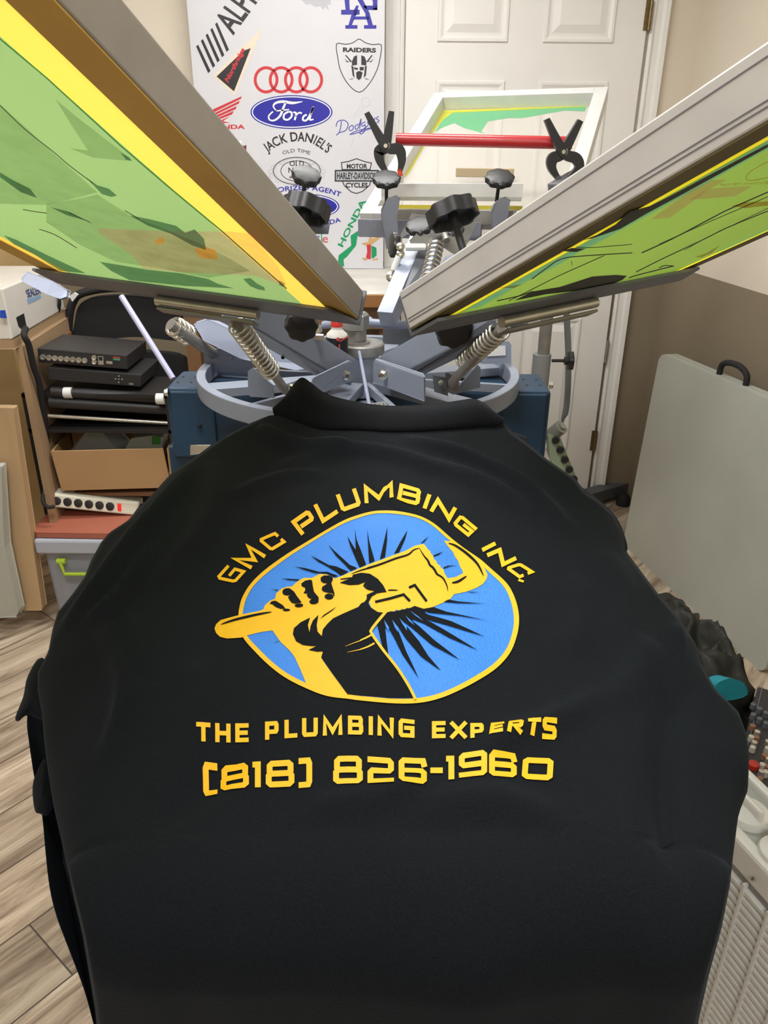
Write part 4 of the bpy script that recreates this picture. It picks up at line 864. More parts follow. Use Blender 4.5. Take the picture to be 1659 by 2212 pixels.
MB().cyl(onY(851, 583, 1.70), onY(845, 600, 1.70), .004, 10).lathe(onY(844, 598, 1.70), (0, -1, .3), [(.004, -.006), (.010, -.004), (.010, .004), (.004, .006)], 16).build('ball_joint', M['chrome'], press, smooth=True)
# the light blue lifting arm of the back head
p, q = onY(835, 690, 1.60), onY(905, 525, 1.78)
MB().beam(p, q, .034, .04).build('print_arm', M['press_light'], press, .001)
plate(MB(), [(868, 640), (902, 548), (925, 550), (888, 650)], [1.60, 1.72, 1.72, 1.60], (0, .01, 0)).build('arm_side', M['press_dark'], press, .001)
plate(MB(), [(905, 640), (965, 555), (1010, 545), (960, 620)], [1.66, 1.80, 1.82, 1.7], (0, .02, 0)).build('print_arm', M['press_light'], press, .001)
MB().tube([onY(x, y, Y) for x, y, Y in ((797, 692, 1.70), (800, 697, 1.68), (860, 702, 1.68), (960, 700, 1.70))], .009, 12).build('cross_rod', M['press_light'], press, smooth=True)
MB().cyl(onY(700, 702, 1.74), onY(742, 697, 1.70), .009, 12).build('cross_rod', M['press_light'], press, smooth=True)
MB().lathe(onY(684, 712, 1.40), (.2, -1, .1), [(.004, -.008), (.010, -.006), (.011, 0), (.010, .006), (.005, .008)], 6).build('nut', M['chrome'], press, .001)
MB().lathe(onY(678, 728, 1.39), (1, -.2, 0), [(.006, -.012), (.006, .018)], 8).build('nut', M['chrome'], press)
MB().lathe(onY(915, 722, 1.40), (.3, -1, .2), [(.008, -.006), (.009, .004), (.004, .01)], 6).build('nut', M['chrome'], press, .001)
# dark plates behind hub, right
plate(MB(), [(828, 705), (905, 712), (900, 745), (828, 742)], 1.76, (0, .01, 0)).build('rear_plate', M['press_dark'], press, .001)
plate(MB(), [(822, 762), (900, 738), (905, 745), (880, 790), (826, 778)], 1.70, (0, .01, 0)).build('rear_plate', M['press_grey'], press, .001)
# left rear arm with its own spring
MB().coil(onY(372, 702, 1.55), onY(412, 728, 1.60), .019, .0038, 4).build('spring', M['chrome'], press, smooth='all')
MB().cyl(onY(368, 700, 1.54), onY(462, 765, 1.62), .012, 12).build('spring_rod', M['steel'], press, smooth=True)
plate(MB(), [(420, 700), (450, 690), (560, 740), (700, 790), (640, 800), (520, 775), (440, 735)], [1.6, 1.6, 1.6, 1.6, 1.58, 1.58, 1.58], (0, .02, 0)).build('print_arm', M['press_light'], press, .001)
plate(MB(), [(47, 600), (60, 588), (115, 607), (146, 627), (142, 640), (130, 644), (100, 635), (48, 608)], [1.55, 1.60, 1.58, 1.50, 1.48, 1.47, 1.48, 1.5], (0, .012, -.004)).build('side_arm_end', M['press_light'], press, .002)
MB().cyl(onY(262, 640, 1.76), onY(374, 818, 1.66), .0065, 12).build('leg_strut', mat('lavender_strut', 'b6b8da', .4), press, smooth=True, label='slim lavender strut on the left')
# blue cross beam under the ring
b0, b1 = onY(357, 832, 1.56), onY(1192, 832, 1.56)
X0, X1 = b0.x, b1.x; ZB = RZ-.034
MB().box(X0, X1, 1.555, 1.70, ZB-.155, ZB).build('cross_beam', M['press_blue'], press, .008)
MB().box(X0+.01, X0+.10, 1.548, 1.555, ZB-.15, ZB-.006).build('beam_cheek', M['press_blue'], press, .003)
MB().box(X1-.10, X1-.01, 1.548, 1.555, ZB-.15, ZB-.006).build('beam_cheek', M['press_blue'], press, .003)
MB().box(X0-.012, X0+.06, 1.57, 1.70, ZB-.30, ZB-.135).build('beam_foot', M['press_blue'], press, .003)
for x in (X0+.03, X1-.03):
    for dy in (.04, .085): 
        for dx in (-.014, .014): MB().cyl((x+dx, 1.56+dy, ZB-.001), (x+dx, 1.56+dy, ZB+.0006), .003, 10).build('hole', M['black_soft'], press)
bolt(363, 848, 1.55, .008, (-1, -.2, 0)); bolt(1186, 832, 1.55, .008, (1, -.2, 0)); bolt(431, 920, 1.545, .0045, m='black_soft')
plate(MB(), [(412, 963), (452, 963), (430, 980), (412, 982)], 1.50, (0, .004, 0)).build('bracket', M['zinc'], press, .001)
MB().cyl((PC.x, 1.64, ZB-.155), (PC.x, 1.64, .05), .06, 32).build('stand_post', M['press_blue'], press, smooth=True)
for a in (45, 135, 225, 315):
    d = ax(a); MB().beam(V((PC.x, 1.64, .04))+d*.05, V((PC.x, 1.64, .03))+d*.5, .06, .06).build('stand_leg', M['press_blue'], press, .003)
MB().beam((PC.x, 1.58, .90), (0, .98, plz(.98)-.056), .05, .04).build('platen_arm', M['press_grey'], press, .002)
# ------------------------------------------------------------------ things on and around the press
bt = thing('glue_bottle', 'small white bottle with red cap and black label beside the column', 'bottle', (-.115, 1.62, RZ-.02))
q = onY(729, 790, 1.52); bx_, by_ = q.x, 1.52
bz = onY(729, 800, 1.52).z; bt.location = (bx_, by_, bz); ORI[bt] = V((bx_, by_, bz))
hh = onY(729, 703, 1.52).z-bz
MB().lathe((bx_, by_, bz), (0, 0, 1), [(.020, 0), (.0215, .003), (.0215, hh*.76), (.020, hh*.82), (.011, hh*.92), (.0105, hh)], 36).build('bottle_body', M['white_plastic'], bt, smooth=True)
MB().lathe((bx_, by_, bz), (0, 0, 1), [(.0218, hh*.27), (.0218, hh*.76)], 36).build('black_label', mat('bottle_label', '18181a', .35), bt, smooth=True)
MB().lathe((bx_, by_, bz), (0, 0, 1), [(.0219, hh*.235), (.0219, hh*.27)], 36).build('red_band', mat('red_label_band', 'cf3a30', .4), bt, smooth=True)
MB().lathe((bx_, by_, bz+hh), (0, 0, 1), [(.0115, -.002), (.0115, .009), (.009, .012)], 24).build('cap', mat('red_cap', 'd9382c', .35), bt, smooth=True)
m_ = MB(); flat(m_, [ell(730, 733, 4, 4, 16)]+stroke2([(735, 737), (750, 728)], 3)+stroke2([(733, 745), (733, 757)], 3), lambda x, y: onY(x, y, by_-.0226))
m_.build('label_print', mat('label_print_red', 'c8483f', .4), bt)
tg = MB(); tg.prism([onY(x, y, 1.16) for x, y in ((785, 874), (833, 867), (836, 880), (790, 884))], (0, .0006, 0))
tagp = tg.build('paper_tag', M['label_white']); tag(tagp, 'small white paper tag sticking up behind the shirt collar', 'tag')
m_ = MB(); write(m_, '8 | 1', [(808, 880), (830, 877)], 7, lambda x, y: onY(x, y, 1.1585)); m_.build('print', M['black_soft'], tagp)
# spring clamps and red bar
def springclamp(label, piv, hl, hr, jl, jr, Y, tipcol):
    t = thing('spring_clamp', label, 'clamp', tuple(onY(*jl[-1], Y)), 'black spring clamps on the back screen')
    def arm(pts, wd, name, dY):
        P = bez(pts, 6); n = len(P); ws = [w_[0] for w_ in bez([(a,) for a in wd], 6)]
        L_, R2_ = [], []
        for i in range(n):
            a = P[max(i-1, 0)]; b = P[min(i+1, n-1)]; dx, dy = b[0]-a[0], b[1]-a[1]; l = sqrt(dx*dx+dy*dy); nx, ny = -dy/l, dx/l
            L_.append((P[i][0]+nx*ws[i]/2, P[i][1]+ny*ws[i]/2)); R2_.append((P[i][0]-nx*ws[i]/2, P[i][1]-ny*ws[i]/2))
        f0 = [onY(x, y, Y+dY) for x, y in L_]+[onY(x, y, Y+dY) for x, y in R2_]; bk = [p+V((0, .018, 0)) for p in f0]; N2 = 2*n; fs = []
        for i in range(n-1): fs += [(i, i+1, n+i+1, n+i), (N2+i, N2+n+i, N2+n+i+1, N2+i+1), (i, N2+i, N2+i+1, i+1), (n+i, n+i+1, N2+n+i+1, N2+n+i)]
        fs += [(0, n, N2+n, N2), (n-1, N2+n-1, N2+N2-1, N2-1)]
        MB().add(f0+bk, fs).build(name, M['black_plastic'], t, .002)
    arm([hl, piv, jr[0], jr[1], jr[2]], [12, 22, 24, 18, 10], 'clamp_arm', 0)
    arm([hr, piv, jl[0], jl[1], jl[2]], [12, 22, 24, 18, 10], 'clamp_arm', .004)
    p = onY(*piv, Y-.004); MB().cyl(p, p+V((0, .03, 0)), .0045, 14).build('pivot_pin', M['chrome'], t, smooth=True)
    MB().coil(p+V((0, .004, 0)), p+V((0, .016, 0)), .009, .0012, 3).build('clamp_spring', M['steel'], t, smooth='all')
    for j, o in ((jl[2], 6), (jr[2], -2)):
        a = onY(j[0], j[1]+3, Y+.002); MB().cbox(a+V((0, .008, 0)), (.005, 0, .002), (0, .010, 0), (-.002, 0, .008)).build('jaw_pad', tipcol, t, .001)
redp = mat('red_jaw_pad', 'd8452f', .5); greyp = mat('grey_jaw_pad', '55555a', .5)
springclamp('black spring clamp at the left end of the red bar', (833, 315), (792, 243), (846, 240), [(820, 325), (821, 348), (838, 378)], [(861, 322), (868, 345), (864, 370)], 1.93, redp)
springclamp('black spring clamp at the right end of the red bar', (1218, 328), (1182, 257), (1255, 260), [(1196, 342), (1193, 362), (1207, 386)], [(1245, 342), (1252, 362), (1234, 382)], 1.88, greyp)
rb = MB().tube([onY(856, 301, 1.965), onY(1236, 309, 1.915)], .0135, 20)
tag(rb.build('red_bar', mat('red_enamel', 'b3262c', .3, var=.05, coat=.3), smooth=True), 'round red bar clamped across the back screen', 'bar')
sb = thing('squeegee_holder', 'silver folded metal squeegee holder lying across the back screen', 'squeegee', tuple(onY(990, 420, 1.9)))
a0, a1 = onY(824, 397, 2.0), onY(1130, 397, 1.90); d_ = a1-a0
sec = [(0, 0), (.0, -.028), (.012, -.038), (.014, -.036), (.004, -.027), (.004, -.003), (.034, -.003), (.050, -.022), (.053, -.020), (.036, .0)]
MB().prism([a0+V((0, a, b)) for a, b in sec], d_).build('holder', M['frame_alu_light'], sb, .0008)
rr_ = onY(1215, 392, 1.88); MB().beam(onY(1195, 412, 1.86), onY(1262, 372, 1.95), .03, .03).build('blade_end', mat('grey_rubber', '6b6a70', .6), sb, .003)
MB().beam(onY(985, 372, 2.15), onY(1110, 374, 2.12), .012, .022).build('wood_grip', mat('pale_wood_grip', 'b9a989', .6), sb, .002)
# ================================================================== sticker board and bench at the back wall
BY = 3.05
bw = (onY(409, 0, BY), onY(830, 579, BY))
zt = bw[1].z
wb = thing('workbench', 'white topped workbench with wooden edge below the sticker board', 'workbench', (-.31, 2.8, 0))
MB().box(-.66, .035, 2.47, 3.14, zt-.028, zt-.004).build('bench_top', mat('stained_white_top', 'cfcdc6', .5, var=.16, scale=5, spec=.4), wb, .002)
MB().box(-.66, .035, 2.455, 2.47, zt-.045, zt-.006).build('wood_edge', mat('wood_edge', '9a6b3f', .55, var=.1), wb, .002)
MB().box(-.65, .02, 2.50, 2.52, zt-.12, zt-.028).build('apron', mat('brown_apron', '8a6d52', .6), wb)
for x in (-.655, -.02):
    for y in (2.52, 3.08): MB().box(x, x+.045, y, y+.045, 0, zt-.028).build('leg', mat('bench_leg_wood', '8a6644', .6), wb)
board = thing('sticker_board', 'tall white board covered with logo stickers leaning by the door', 'board', (bw[0].x/2, BY, zt-.003))
x0, x1 = onY(411, 100, BY).x, onY(831, 100, BY).x
MB().box(x0, x1, BY, BY+.012, zt-.003, 2.2).build('panel', mat('white_gloss_board', 'd3d3d9', .3, var=.01), board, .001)
KX = {'k': mat('sticker_black', '26262b', .45), 'r': mat('sticker_red', 'c7323a', .45), 'b': mat('sticker_blue', '25259c', .4), 'w': mat('sticker_white', 'f0f0f2', .4), 'g': mat('sticker_green', '12945e', .45), 'y': mat('sticker_yellow', 'e8b53a', .45), 's': mat('sticker_silver', 'b9bbc2', .4), 'n': mat('sticker_tan', 'c9a36d', .5), 'm': mat('sticker_maroon', '7d2a33', .5), 'v': mat('sticker_pale_blue', '4348a8', .45), 'c': mat('sticker_cream', 'e6d5c0', .5)}
def Sb(l): return lambda x, y: onY(x, y, BY-.0004-.0005*l)
cS = lambda p: crop(400, 0, 3.318, p)
def stick(name, c, polys, l=0, texts=(), label=None, raw=False):
    m_ = MB(); flat(m_, polys if raw else [cS(p) for p in polys], Sb(l))
    for t in texts: write(m_, t[0], cS(t[1]), t[2]/3.318, Sb(l), *t[3:])
    return m_.build(name, KX[c], board, label=label)
# black striped car audio lettering
stick('sticker', 'k', [[(78+i*34, 333-i*40), (93+i*34, 320-i*40), (182+i*33, 508-i*38), (165+i*33, 525-i*38)] for i in range(5)], 0, [('ALPINE', [(345, 255), (640, -150)], 178, .02)], 'black striped slanted lettering')
# pennant
stick('sticker', 'c', [[(200, 545), (555, 198), (355, 680)]], 0, label='black and cream pennant'); stick('pennant_field', 'k', [[(225, 548), (420, 362), (470, 345), (350, 655)]], 1)
stick('pennant_lettering', 'r', [], 2, [('Northridge', [(318, 600), (440, 360)], 46, .04, 1, .3)])
# red wing and word
wing = [[(150, 820), (165, 800), (405, 690), (400, 708), (185, 815)], [(160, 835), (390, 722), (385, 742), (185, 838)], [(172, 850), (370, 760), (362, 782), (195, 855)], [(185, 865), (350, 795), (335, 820), (205, 870)], [(150, 818), (185, 812), (235, 880), (205, 885)], [(205, 885), (325, 832), (270, 868), (320, 880)]]
stick('sticker', 'r', wing, 0, [('HONDA', [(160, 925), (428, 925)], 32, .035)], 'red wing over red lettering')
stick('sticker', 'm', [[(408, 1048), (440, 1040), (438, 1075), (405, 1125)]], 0, label='dark red shield corner'); stick('paper_patch', 'w', [[(230, 990), (405, 1010), (405, 1130), (395, 1160), (290, 1060)]], 1)
# four rings
for cx in (580, 688, 797, 900): stick('ring_sticker', 'r', stroke2(ell(400+cx/3.318, 572/3.318, 23.6, 26.2, 40), 6.4, True, cap=False), 0, label='red ring, one of four linked', raw=True)
# blue oval with script
C_ = cS([(762, 803)])[0]
stick('sticker', 'b', [ell(C_[0], C_[1], 88.5, 36.5, 56)], 0, label='blue oval with white script', raw=True); stick('oval_border', 'w', stroke2(ell(C_[0], C_[1], 84.5, 33, 56), 2.2, True, cap=False), 1, raw=True)
fd = []
for a, w_ in (([(628, 800), (600, 830), (605, 858), (640, 862), (680, 830), (705, 770), (720, 735)], [4, 4, 4, 5, 6, 6, 5]), ([(650, 790), (632, 762), (650, 738), (700, 728), (770, 738), (840, 728)], [3, 4, 6, 7, 7, 2]), ([(655, 795), (700, 790), (745, 785)], [3, 4, 3]), ([(740, 800), (710, 820), (708, 850), (735, 858), (762, 835), (762, 808), (745, 800)], [5]*7), ([(775, 805), (795, 812), (785, 860)], [4, 5, 5]), ([(790, 835), (815, 808), (835, 812)], [3, 4, 5]), ([(870, 822), (848, 835), (845, 860), (868, 862), (893, 830), (920, 765)], [5, 5, 5, 5, 6, 4]), ([(918, 768), (898, 830), (895, 858), (920, 855)], [5, 5, 5, 3])):
    fd += stroke2(bez(cS(a), 5), [q_[0]*.8 for q_ in bez([(b,) for b in w_], 5)], cap=False)
stick('oval_script', 'w', fd, 2, raw=True)
# whiskey label
stick('sticker', 'k', [], 0, [("JACK DANIEL'S", [(600, 1112), (700, 1052), (800, 1035), (905, 1050), (1005, 1118)], 92, .02), ('OLD TIME', [(700, 1108), (800, 1090), (893, 1110)], 26, .0)], 'black arched whiskey lettering')
for rx, ry, w_ in ((62, 32, 1.6), (58, 29, .8), (42, 24, 1.4)): stick('label_oval', 'k' if w_ > 1 else 's', stroke2(ell(400+800/3.318, 1225/3.318, rx*.82, ry*.92, 44), w_, True, cap=False), 0, raw=True)
stick('label_lettering', 'k', [], 1, [('OLD', [(748, 1190), (852, 1190)], 36, .01), ('No. 7', [(740, 1240), (860, 1240)], 40, .01), ('BRAND', [(748, 1278), (850, 1278)], 16, .01)])
for sx in (-1, 1):
    for k in range(5): a = pi*(.1+.18*k); stick('scroll', 's', stroke2(ell(400+(800+sx*190*sin(a)**.5)/3.318, (1165+k*32)/3.318, 5, 4, 12), 1.2, True, cap=False), 0, raw=True)
# authorised agent oval
C2_ = cS([(850, 1480)])[0]
stick('sticker', 'b', [ell(C2_[0], C2_[1], 77, 28, 48)], 0, [('AUTHORIZED AGENT', [(500, 1440), (640, 1385), (850, 1362), (1000, 1380), (1112, 1412)], 36, .02), ('CANADA', [(880, 1648), (1000, 1620), (1118, 1590)], 34, .02)], 'blue authorised agent oval'.replace('authorised', 'lettered'), raw=True)
stick('oval_border', 'w', stroke2(ell(C2_[0], C2_[1], 73, 25, 48), 2, True, cap=False), 1, raw=True)
stick('oval_letter', 'w', [], 1, [('e', [(975, 1540), (1035, 1530)], 60, .03)])
# small colourful search lettering and green lettering
stick('sticker', 'v', [], 0, [('g', [(935, 1740), (965, 1740)], 50)], 'small coloured letters'); stick('letter', 'g', [[(972, 1680), (980, 1680), (985, 1738), (977, 1738)]]); stick('letter', 'r', [], 0, [('e', [(988, 1742), (1025, 1738)], 42)])
stick('sticker', 'g', [[(1095, 1880), (1100, 1830), (1190, 1760), (1185, 1690), (1245, 1650), (1285, 1655), (1270, 1700), (1235, 1690), (1225, 1760), (1160, 1840), (1135, 1860), (1140, 1910), (1115, 1908)]], 0, [('HONDA', [(1130, 1775), (1300, 1440)], 44, .03)], 'green slanted lettering')
# hat figure
stick('sticker', 'n', [[(1262, 1748), (1290, 1758), (1340, 1752), (1400, 1705), (1385, 1695), (1345, 1712), (1330, 1695), (1318, 1705), (1312, 1735), (1280, 1740)], [(1265, 1855), (1280, 1845), (1310, 1860), (1290, 1870)], [(1340, 1860), (1380, 1850), (1385, 1862), (1345, 1868)]], 0, label='small straw hat figure')
stick('figure_shirt', 'r', [[(1300, 1755), (1332, 1752), (1330, 1860), (1295, 1850), (1305, 1800)]], 1); stick('figure_side', 'g', [[(1335, 1760), (1370, 1775), (1372, 1830), (1350, 1850), (1335, 1850)]], 1)
# blue interlocked letters
m_ = [[(1140, -20), (1175, -20), (1180, 75), (1165, 75), (1150, 75)], [(1118, 70), (1250, 70), (1250, 105), (1118, 105)], [(1195, 95), (1225, 105), (1195, 180), (1235, 180), (1235, 206), (1148, 206), (1148, 180), (1170, 180)], [(1290, 105), (1322, 95), (1345, 180), (1370, 180), (1370, 206), (1282, 206), (1282, 180), (1312, 180)], [(1235, 0), (1265, -20), (1325, 100), (1295, 105)], [(1195, 105), (1225, 40), (1245, 40), (1225, 110)], [(1210, 118), (1320, 118), (1320, 140), (1210, 140)], [(1330, -20), (1378, -20), (1378, 72), (1345, 72), (1345, 10)], [(1280, 40), (1378, 40), (1378, 72), (1290, 72)]]
stick('sticker', 'b', m_, 0, label='blue interlocked letters')
stick('sticker', 's', [[(820, -10), (1045, -10), (1040, 40), (1020, 30), (1030, 75), (1000, 50), (990, 75), (970, 45), (930, 50), (900, 30), (865, 35), (850, 15)]], 0, label='grey brushed shape at the top')
# shield
sh = bez(cS([(1085, 315), (1150, 318), (1205, 305), (1246, 280), (1290, 305), (1345, 320), (1405, 322), (1398, 410), (1375, 500), (1320, 600), (1248, 662), (1170, 605), (1115, 510), (1095, 420)]), 3, True)
stick('sticker', 'k', stroke2(sh, 1.8, True, cap=False), 0, label='black outlined shield', raw=True)
stick('shield_lettering', 'k', [], 0, [('RAIDERS', [(1130, 373), (1368, 378)], 34, .05)])
stick('shield_emblem', 'k', [[(1195, 440), (1210, 405), (1232, 395), (1232, 465), (1195, 470)], [(1262, 395), (1285, 405), (1300, 440), (1298, 470), (1262, 465)], [(1190, 470), (1205, 475), (1215, 560), (1200, 540)], [(1288, 475), (1302, 470), (1296, 540), (1280, 560)], [(1250, 480), (1282, 480), (1278, 505), (1252, 505)], [(1208, 482), (1240, 488), (1238, 500), (1212, 498)], [(1225, 520), (1240, 510), (1256, 510), (1272, 520), (1262, 560), (1245, 575), (1228, 560)], [(1145, 395), (1155, 395), (1195, 440), (1188, 448)], [(1335, 395), (1345, 395), (1308, 448), (1300, 440)], [(1170, 570), (1205, 560), (1200, 568)], [(1290, 560), (1325, 572), (1292, 568)], [(1140, 420), (1165, 440), (1185, 438), (1160, 448)], [(1352, 420), (1328, 440), (1308, 438), (1332, 448)]], 0)
# blue script with ball
dg = []
for a in ([(1120, 870), (1108, 940), (1085, 968)], [(1082, 905), (1095, 870), (1140, 862), (1168, 890), (1150, 935), (1105, 950)], [(1195, 898), (1175, 915), (1180, 935), (1200, 930), (1205, 905), (1195, 898)], [(1240, 890), (1218, 905), (1222, 925), (1240, 915), (1262, 850), (1250, 920)], [(1290, 875), (1265, 885), (1270, 905), (1290, 895), (1285, 940), (1262, 960), (1255, 945), (1310, 900)], [(1315, 888), (1335, 870), (1320, 860), (1308, 880), (1325, 895), (1345, 875)], [(1345, 850), (1350, 890)], [(1352, 865), (1362, 845)], [(1385, 835), (1370, 850), (1390, 865), (1375, 880)], [(1180, 965), (1230, 938), (1345, 915), (1240, 950), (1180, 965)]): dg += stroke2(bez(cS(a), 4), 1.9)
stick('sticker', 'v', dg, 0, label='blue script over a ball', raw=True)
stick('ball', 's', stroke2(ell(400+1295/3.318, 732/3.318, 9, 10, 24), .9, True, cap=False)+stroke2(cS([(1258, 760), (1205, 840)]), .6)+stroke2(cS([(1280, 770), (1240, 830)]), .6)+stroke2(cS([(1215, 960), (1190, 1050)]), .6)+stroke2(cS([(1260, 960), (1240, 990)]), .6), 0, raw=True)
# bar and shield
so = bez(cS([(1120, 1165), (1170, 1158), (1228, 1137), (1290, 1160), (1335, 1168), (1325, 1215), (1125, 1215)]), 1, True); 
stick('sticker', 'k', stroke2(so, 2, True)+stroke2(cS([(1128, 1300), (1140, 1330), (1190, 1375), (1228, 1387), (1270, 1372), (1320, 1330), (1330, 1300)]), 2)+[cS([(1072, 1218), (1390, 1218), (1390, 1302), (1072, 1302)])], 0, label='black bar over shield', raw=True)
stick('bar_inset', 's', [[(1082, 1228), (1380, 1228), (1380, 1292), (1082, 1292)]], 1)
stick('bar_lettering', 'k', [], 2, [('HARLEY-DAVIDSON', [(1088, 1285), (1374, 1285)], 50, .03)]); stick('bar_lettering', 'k', [], 1, [('MOTOR', [(1158, 1208), (1305, 1208)], 34, .03), ('CYCLES', [(1150, 1345), (1308, 1345)], 36, .03)])
# ================================================================== left side of the room
wood = mat('brown_fibre_board', 'a98d6c', .65, var=.06, scale=3, stretch=(1, 1, 1))
q0 = onY(27, 735, 2.15); zd = q0.z
desk = thing('desk', 'tall brown board desk carrying the white machine', 'desk', (q0.x-.3, 2.4, 0))
e1 = onZ(140, 668, zd)
ev = (e1-q0)
MB().prism([q0, q0+ev*1.05, q0+ev*1.05+V((-.55, 0, 0)), q0+V((-.75, 0, 0))], (0, 0, -.025)).build('desk_top', wood, desk, .002)
MB().prism([q0+V((0.01, .03, -.026)), q0+ev*.97+V((.01, 0, -.026)), q0+ev*.97+V((-.01, 0, -.026)), q0+V((-.01, .03, -.026))], (0, 0, -zd+.03)).build('side_panel', wood, desk, .001)
mc = thing('white_machine', 'white metal box machine with blue marks at the left edge', 'machine', tuple(q0+V((-.2, .25, .002))))
mh = onY(5, 625, 2.15).z-zd
u2 = V((-.42, -.03, 0))
MB().hexa(q0+V((0, 0, .002)), ev, u2, (0, 0, mh)).build('housing', mat('cream_metal', 'dcd8cf', .45, var=.03), mc, .004)
nn = ev.cross(V((0, 0, 1))).normalized(); nn = nn if nn.x > 0 else -nn
def mS(x, y): return onP(x, y, q0+nn*.001, nn)
cM = lambda p: crop(0, 500, 8.295, p)
m_ = MB(); flat(m_, [cM([(290, 1540), (430, 1465), (485, 1745), (440, 1790), (335, 1700)])], mS); m_.build('socket', M['black_plastic'], mc)
m_ = MB(); flat(m_, [cM([(490, 1210), (730, 1130), (735, 1190), (510, 1300)])], mS); m_.build('blue_sticker', mat('pale_blue_sticker', '93b4d8', .4), mc, label='pale blue sticker')
m_ = MB()
write(m_, 'SEALER', cM([(500, 1190), (740, 1110)]), 18, mS, .02); m_.build('lettering', mat('dark_blue_print', '3f5a92', .4), mc)
m_ = MB(); fn = ev.cross(V((0, 0, 1))); m_.prism([onY(x, y, 2.13) for x, y in cM([(0, 1415), (85, 1410), (115, 1555), (0, 1550)])], (0, .003, 0)); m_.build('blue_badge', mat('blue_badge', '2450c0', .4), mc)
cc_ = MB(); pw = [mS(*cM([(330, 1740)])[0])+nn*.02]+[onY(x, y, Y) for x, y, Y in ((52, 725, 2.17), (62, 745, 2.18), (72, 790, 2.2), (85, 830, 2.22), (95, 900, 2.24), (105, 980, 2.26), (112, 1050, 2.28), (115, 1090, 2.3))]
cc_.tube(bez([tuple(p) for p in pw], 6), .009, 10); tag(cc_.build('power_cable', M['black_soft'], smooth=True), 'thick black power cable running down from the white machine', 'cable')
cc_ = MB().tube(bez([tuple(mS(122, 632)+nn*.008), tuple(mS(123, 655)+nn*.008)]+[tuple(onY(x, y, 2.60)) for x, y in ((124, 690), (122, 730), (119, 780))], 5), .006, 8); tag(cc_.build('power_cable', M['black_soft'], smooth=True), 'short black cable hanging in front of the machine end', 'cable')
# boards leaning below the desk
tag(MB().prism([onY(x, y, 2.10) for x, y in ((-60, 880), (27, 883), (92, 1314), (90, 1318), (-60, 1318))], (0, .03, 0)).build('plywood_board', mat('pale_plywood', 'c3a47d', .55, var=.07, scale=2.5, stretch=(6, 1, 1)), None, .002), 'pale plywood board leaning against the desk', 'board')
tag(MB().prism([onY(x, y, 2.05) for x, y in ((-80, 1010), (0, 1010), (12, 1180), (42, 1318), (35, 1332), (-80, 1335))], (0, .03, 0)).build('grey_board', mat('grey_white_panel', 'b9bab0', .5, var=.04, scale=4), None, .004), 'grey white board at the left edge in front of the plywood', 'board')
# storage shelf
dark = mat('dark_shelf_steel', '211f1f', .6)
shf = thing('storage_shelf', 'dark metal storage shelf behind the press on the left', 'shelf', (-.89, 2.4, 0))
z1_, z2_, z3_ = onY(200, 842, 2.25).z-.012, onY(200, 926, 2.25).z, onY(200, 1062, 2.25).z
for x, y in ((-1.095, 2.245), (-1.095, 2.43), (-.664, 2.245), (-.69, 2.43)):
    MB().box(x, x+.018, y, y+.018, 0, z1_).build('post', dark, shf)
for z in (z1_, z2_, z3_): MB().box(-1.095, -.647, 2.245, 2.447, z-.012, z-.001).build('shelf_board', mat('shelf_board_brown', '6d4c33', .6) if z < .5 else dark, shf)
MB().box(-1.095, -.67, 2.447, 2.452, .0, z1_).build('back_panel', mat('dark_back_panel', '2c2622', .7), shf)
def at_box(x0, x1, yb, yt, Y, dep): # a box whose front face fills px x0..x1, yb..yt at depth Y
    a = onY(x0, yb, Y); b = onY(x1, yb, Y); h = onY((x0+x1)/2, yt, Y).z-a.z; return a, b, h
# two recorders
def recorder(label, c4, Y, back):
    P = [onY(x, y, yy) for (x, y), yy in zip(c4, Y)]   # BL BR TR TL
    t = thing('video_recorder', label, 'video recorder', tuple(P[0]), 'black video recorders stacked on the shelf')
    up = (P[3]-P[0]); e = P[1]-P[0]
    MB().hexa(P[0], e, (0, .20, 0), up).build('case', M['black_plastic'], t, .002)
    def S(u, v, o=.0012): return P[0]+e*u+up*v+V((0, -o, 0))
    return t, S
t1, S1 = recorder('black video recorder with a row of sockets, on top of the stack', [(83, 783), (276, 798), (277, 768), (80, 752)], [2.24, 2.28, 2.28, 2.24], .25)
for i in range(8): MB().lathe(S1(.06+i*.066, .42), (0, -1, 0), [(.008, 0), (.008, .006), (.004, .006), (.003, .003)], 16).build('socket', M['zinc'], t1, smooth=True)
for v in (.38, .68): MB().lathe(S1(.63, v), (0, -1, 0), [(.007, 0), (.007, .006), (.003, .004)], 16).build('socket', M['zinc'], t1, smooth=True)
MB().poly([S1(.67, .2), S1(.73, .2), S1(.73, .8), S1(.67, .8)]).build('port', M['zinc'], t1); MB().poly([S1(.68, .5, .002), S1(.72, .5, .002), S1(.72, .75, .002), S1(.68, .75, .002)]).build('port_hole', M['black_soft'], t1)
MB().poly([S1(.76, .3), S1(.83, .3), S1(.83, .5), S1(.76, .5)]).build('port', M['zinc'], t1)
MB().poly([S1(.84, .72), S1(.92, .72), S1(.92, .85), S1(.84, .85)]).build('sticker', mat('red_mini_label', 'a8483c', .5), t1); MB().poly([S1(.84, .6), S1(.92, .6), S1(.92, .7), S1(.84, .7)]).build('sticker', mat('green_mini_label', '3fa27a', .5), t1)
t2, S2 = recorder('black video recorder with round control pad, below the other', [(103, 820), (304, 836), (305, 806), (103, 793)], [2.24, 2.28, 2.28, 2.24], .25)
for du, dv in ((0, .25), (0, -.25), (.035, 0), (-.035, 0), (0, 0)): MB().lathe(S2(.76+du, .5+dv), (0, -1, 0), [(.0025, 0), (.0025, .002), (.001, .003)], 10).build('button', M['steel'], t2)
MB().poly([S2(.87, .12), S2(.92, .12), S2(.92, .28), S2(.87, .28)]).build('port', M['steel'], t2)
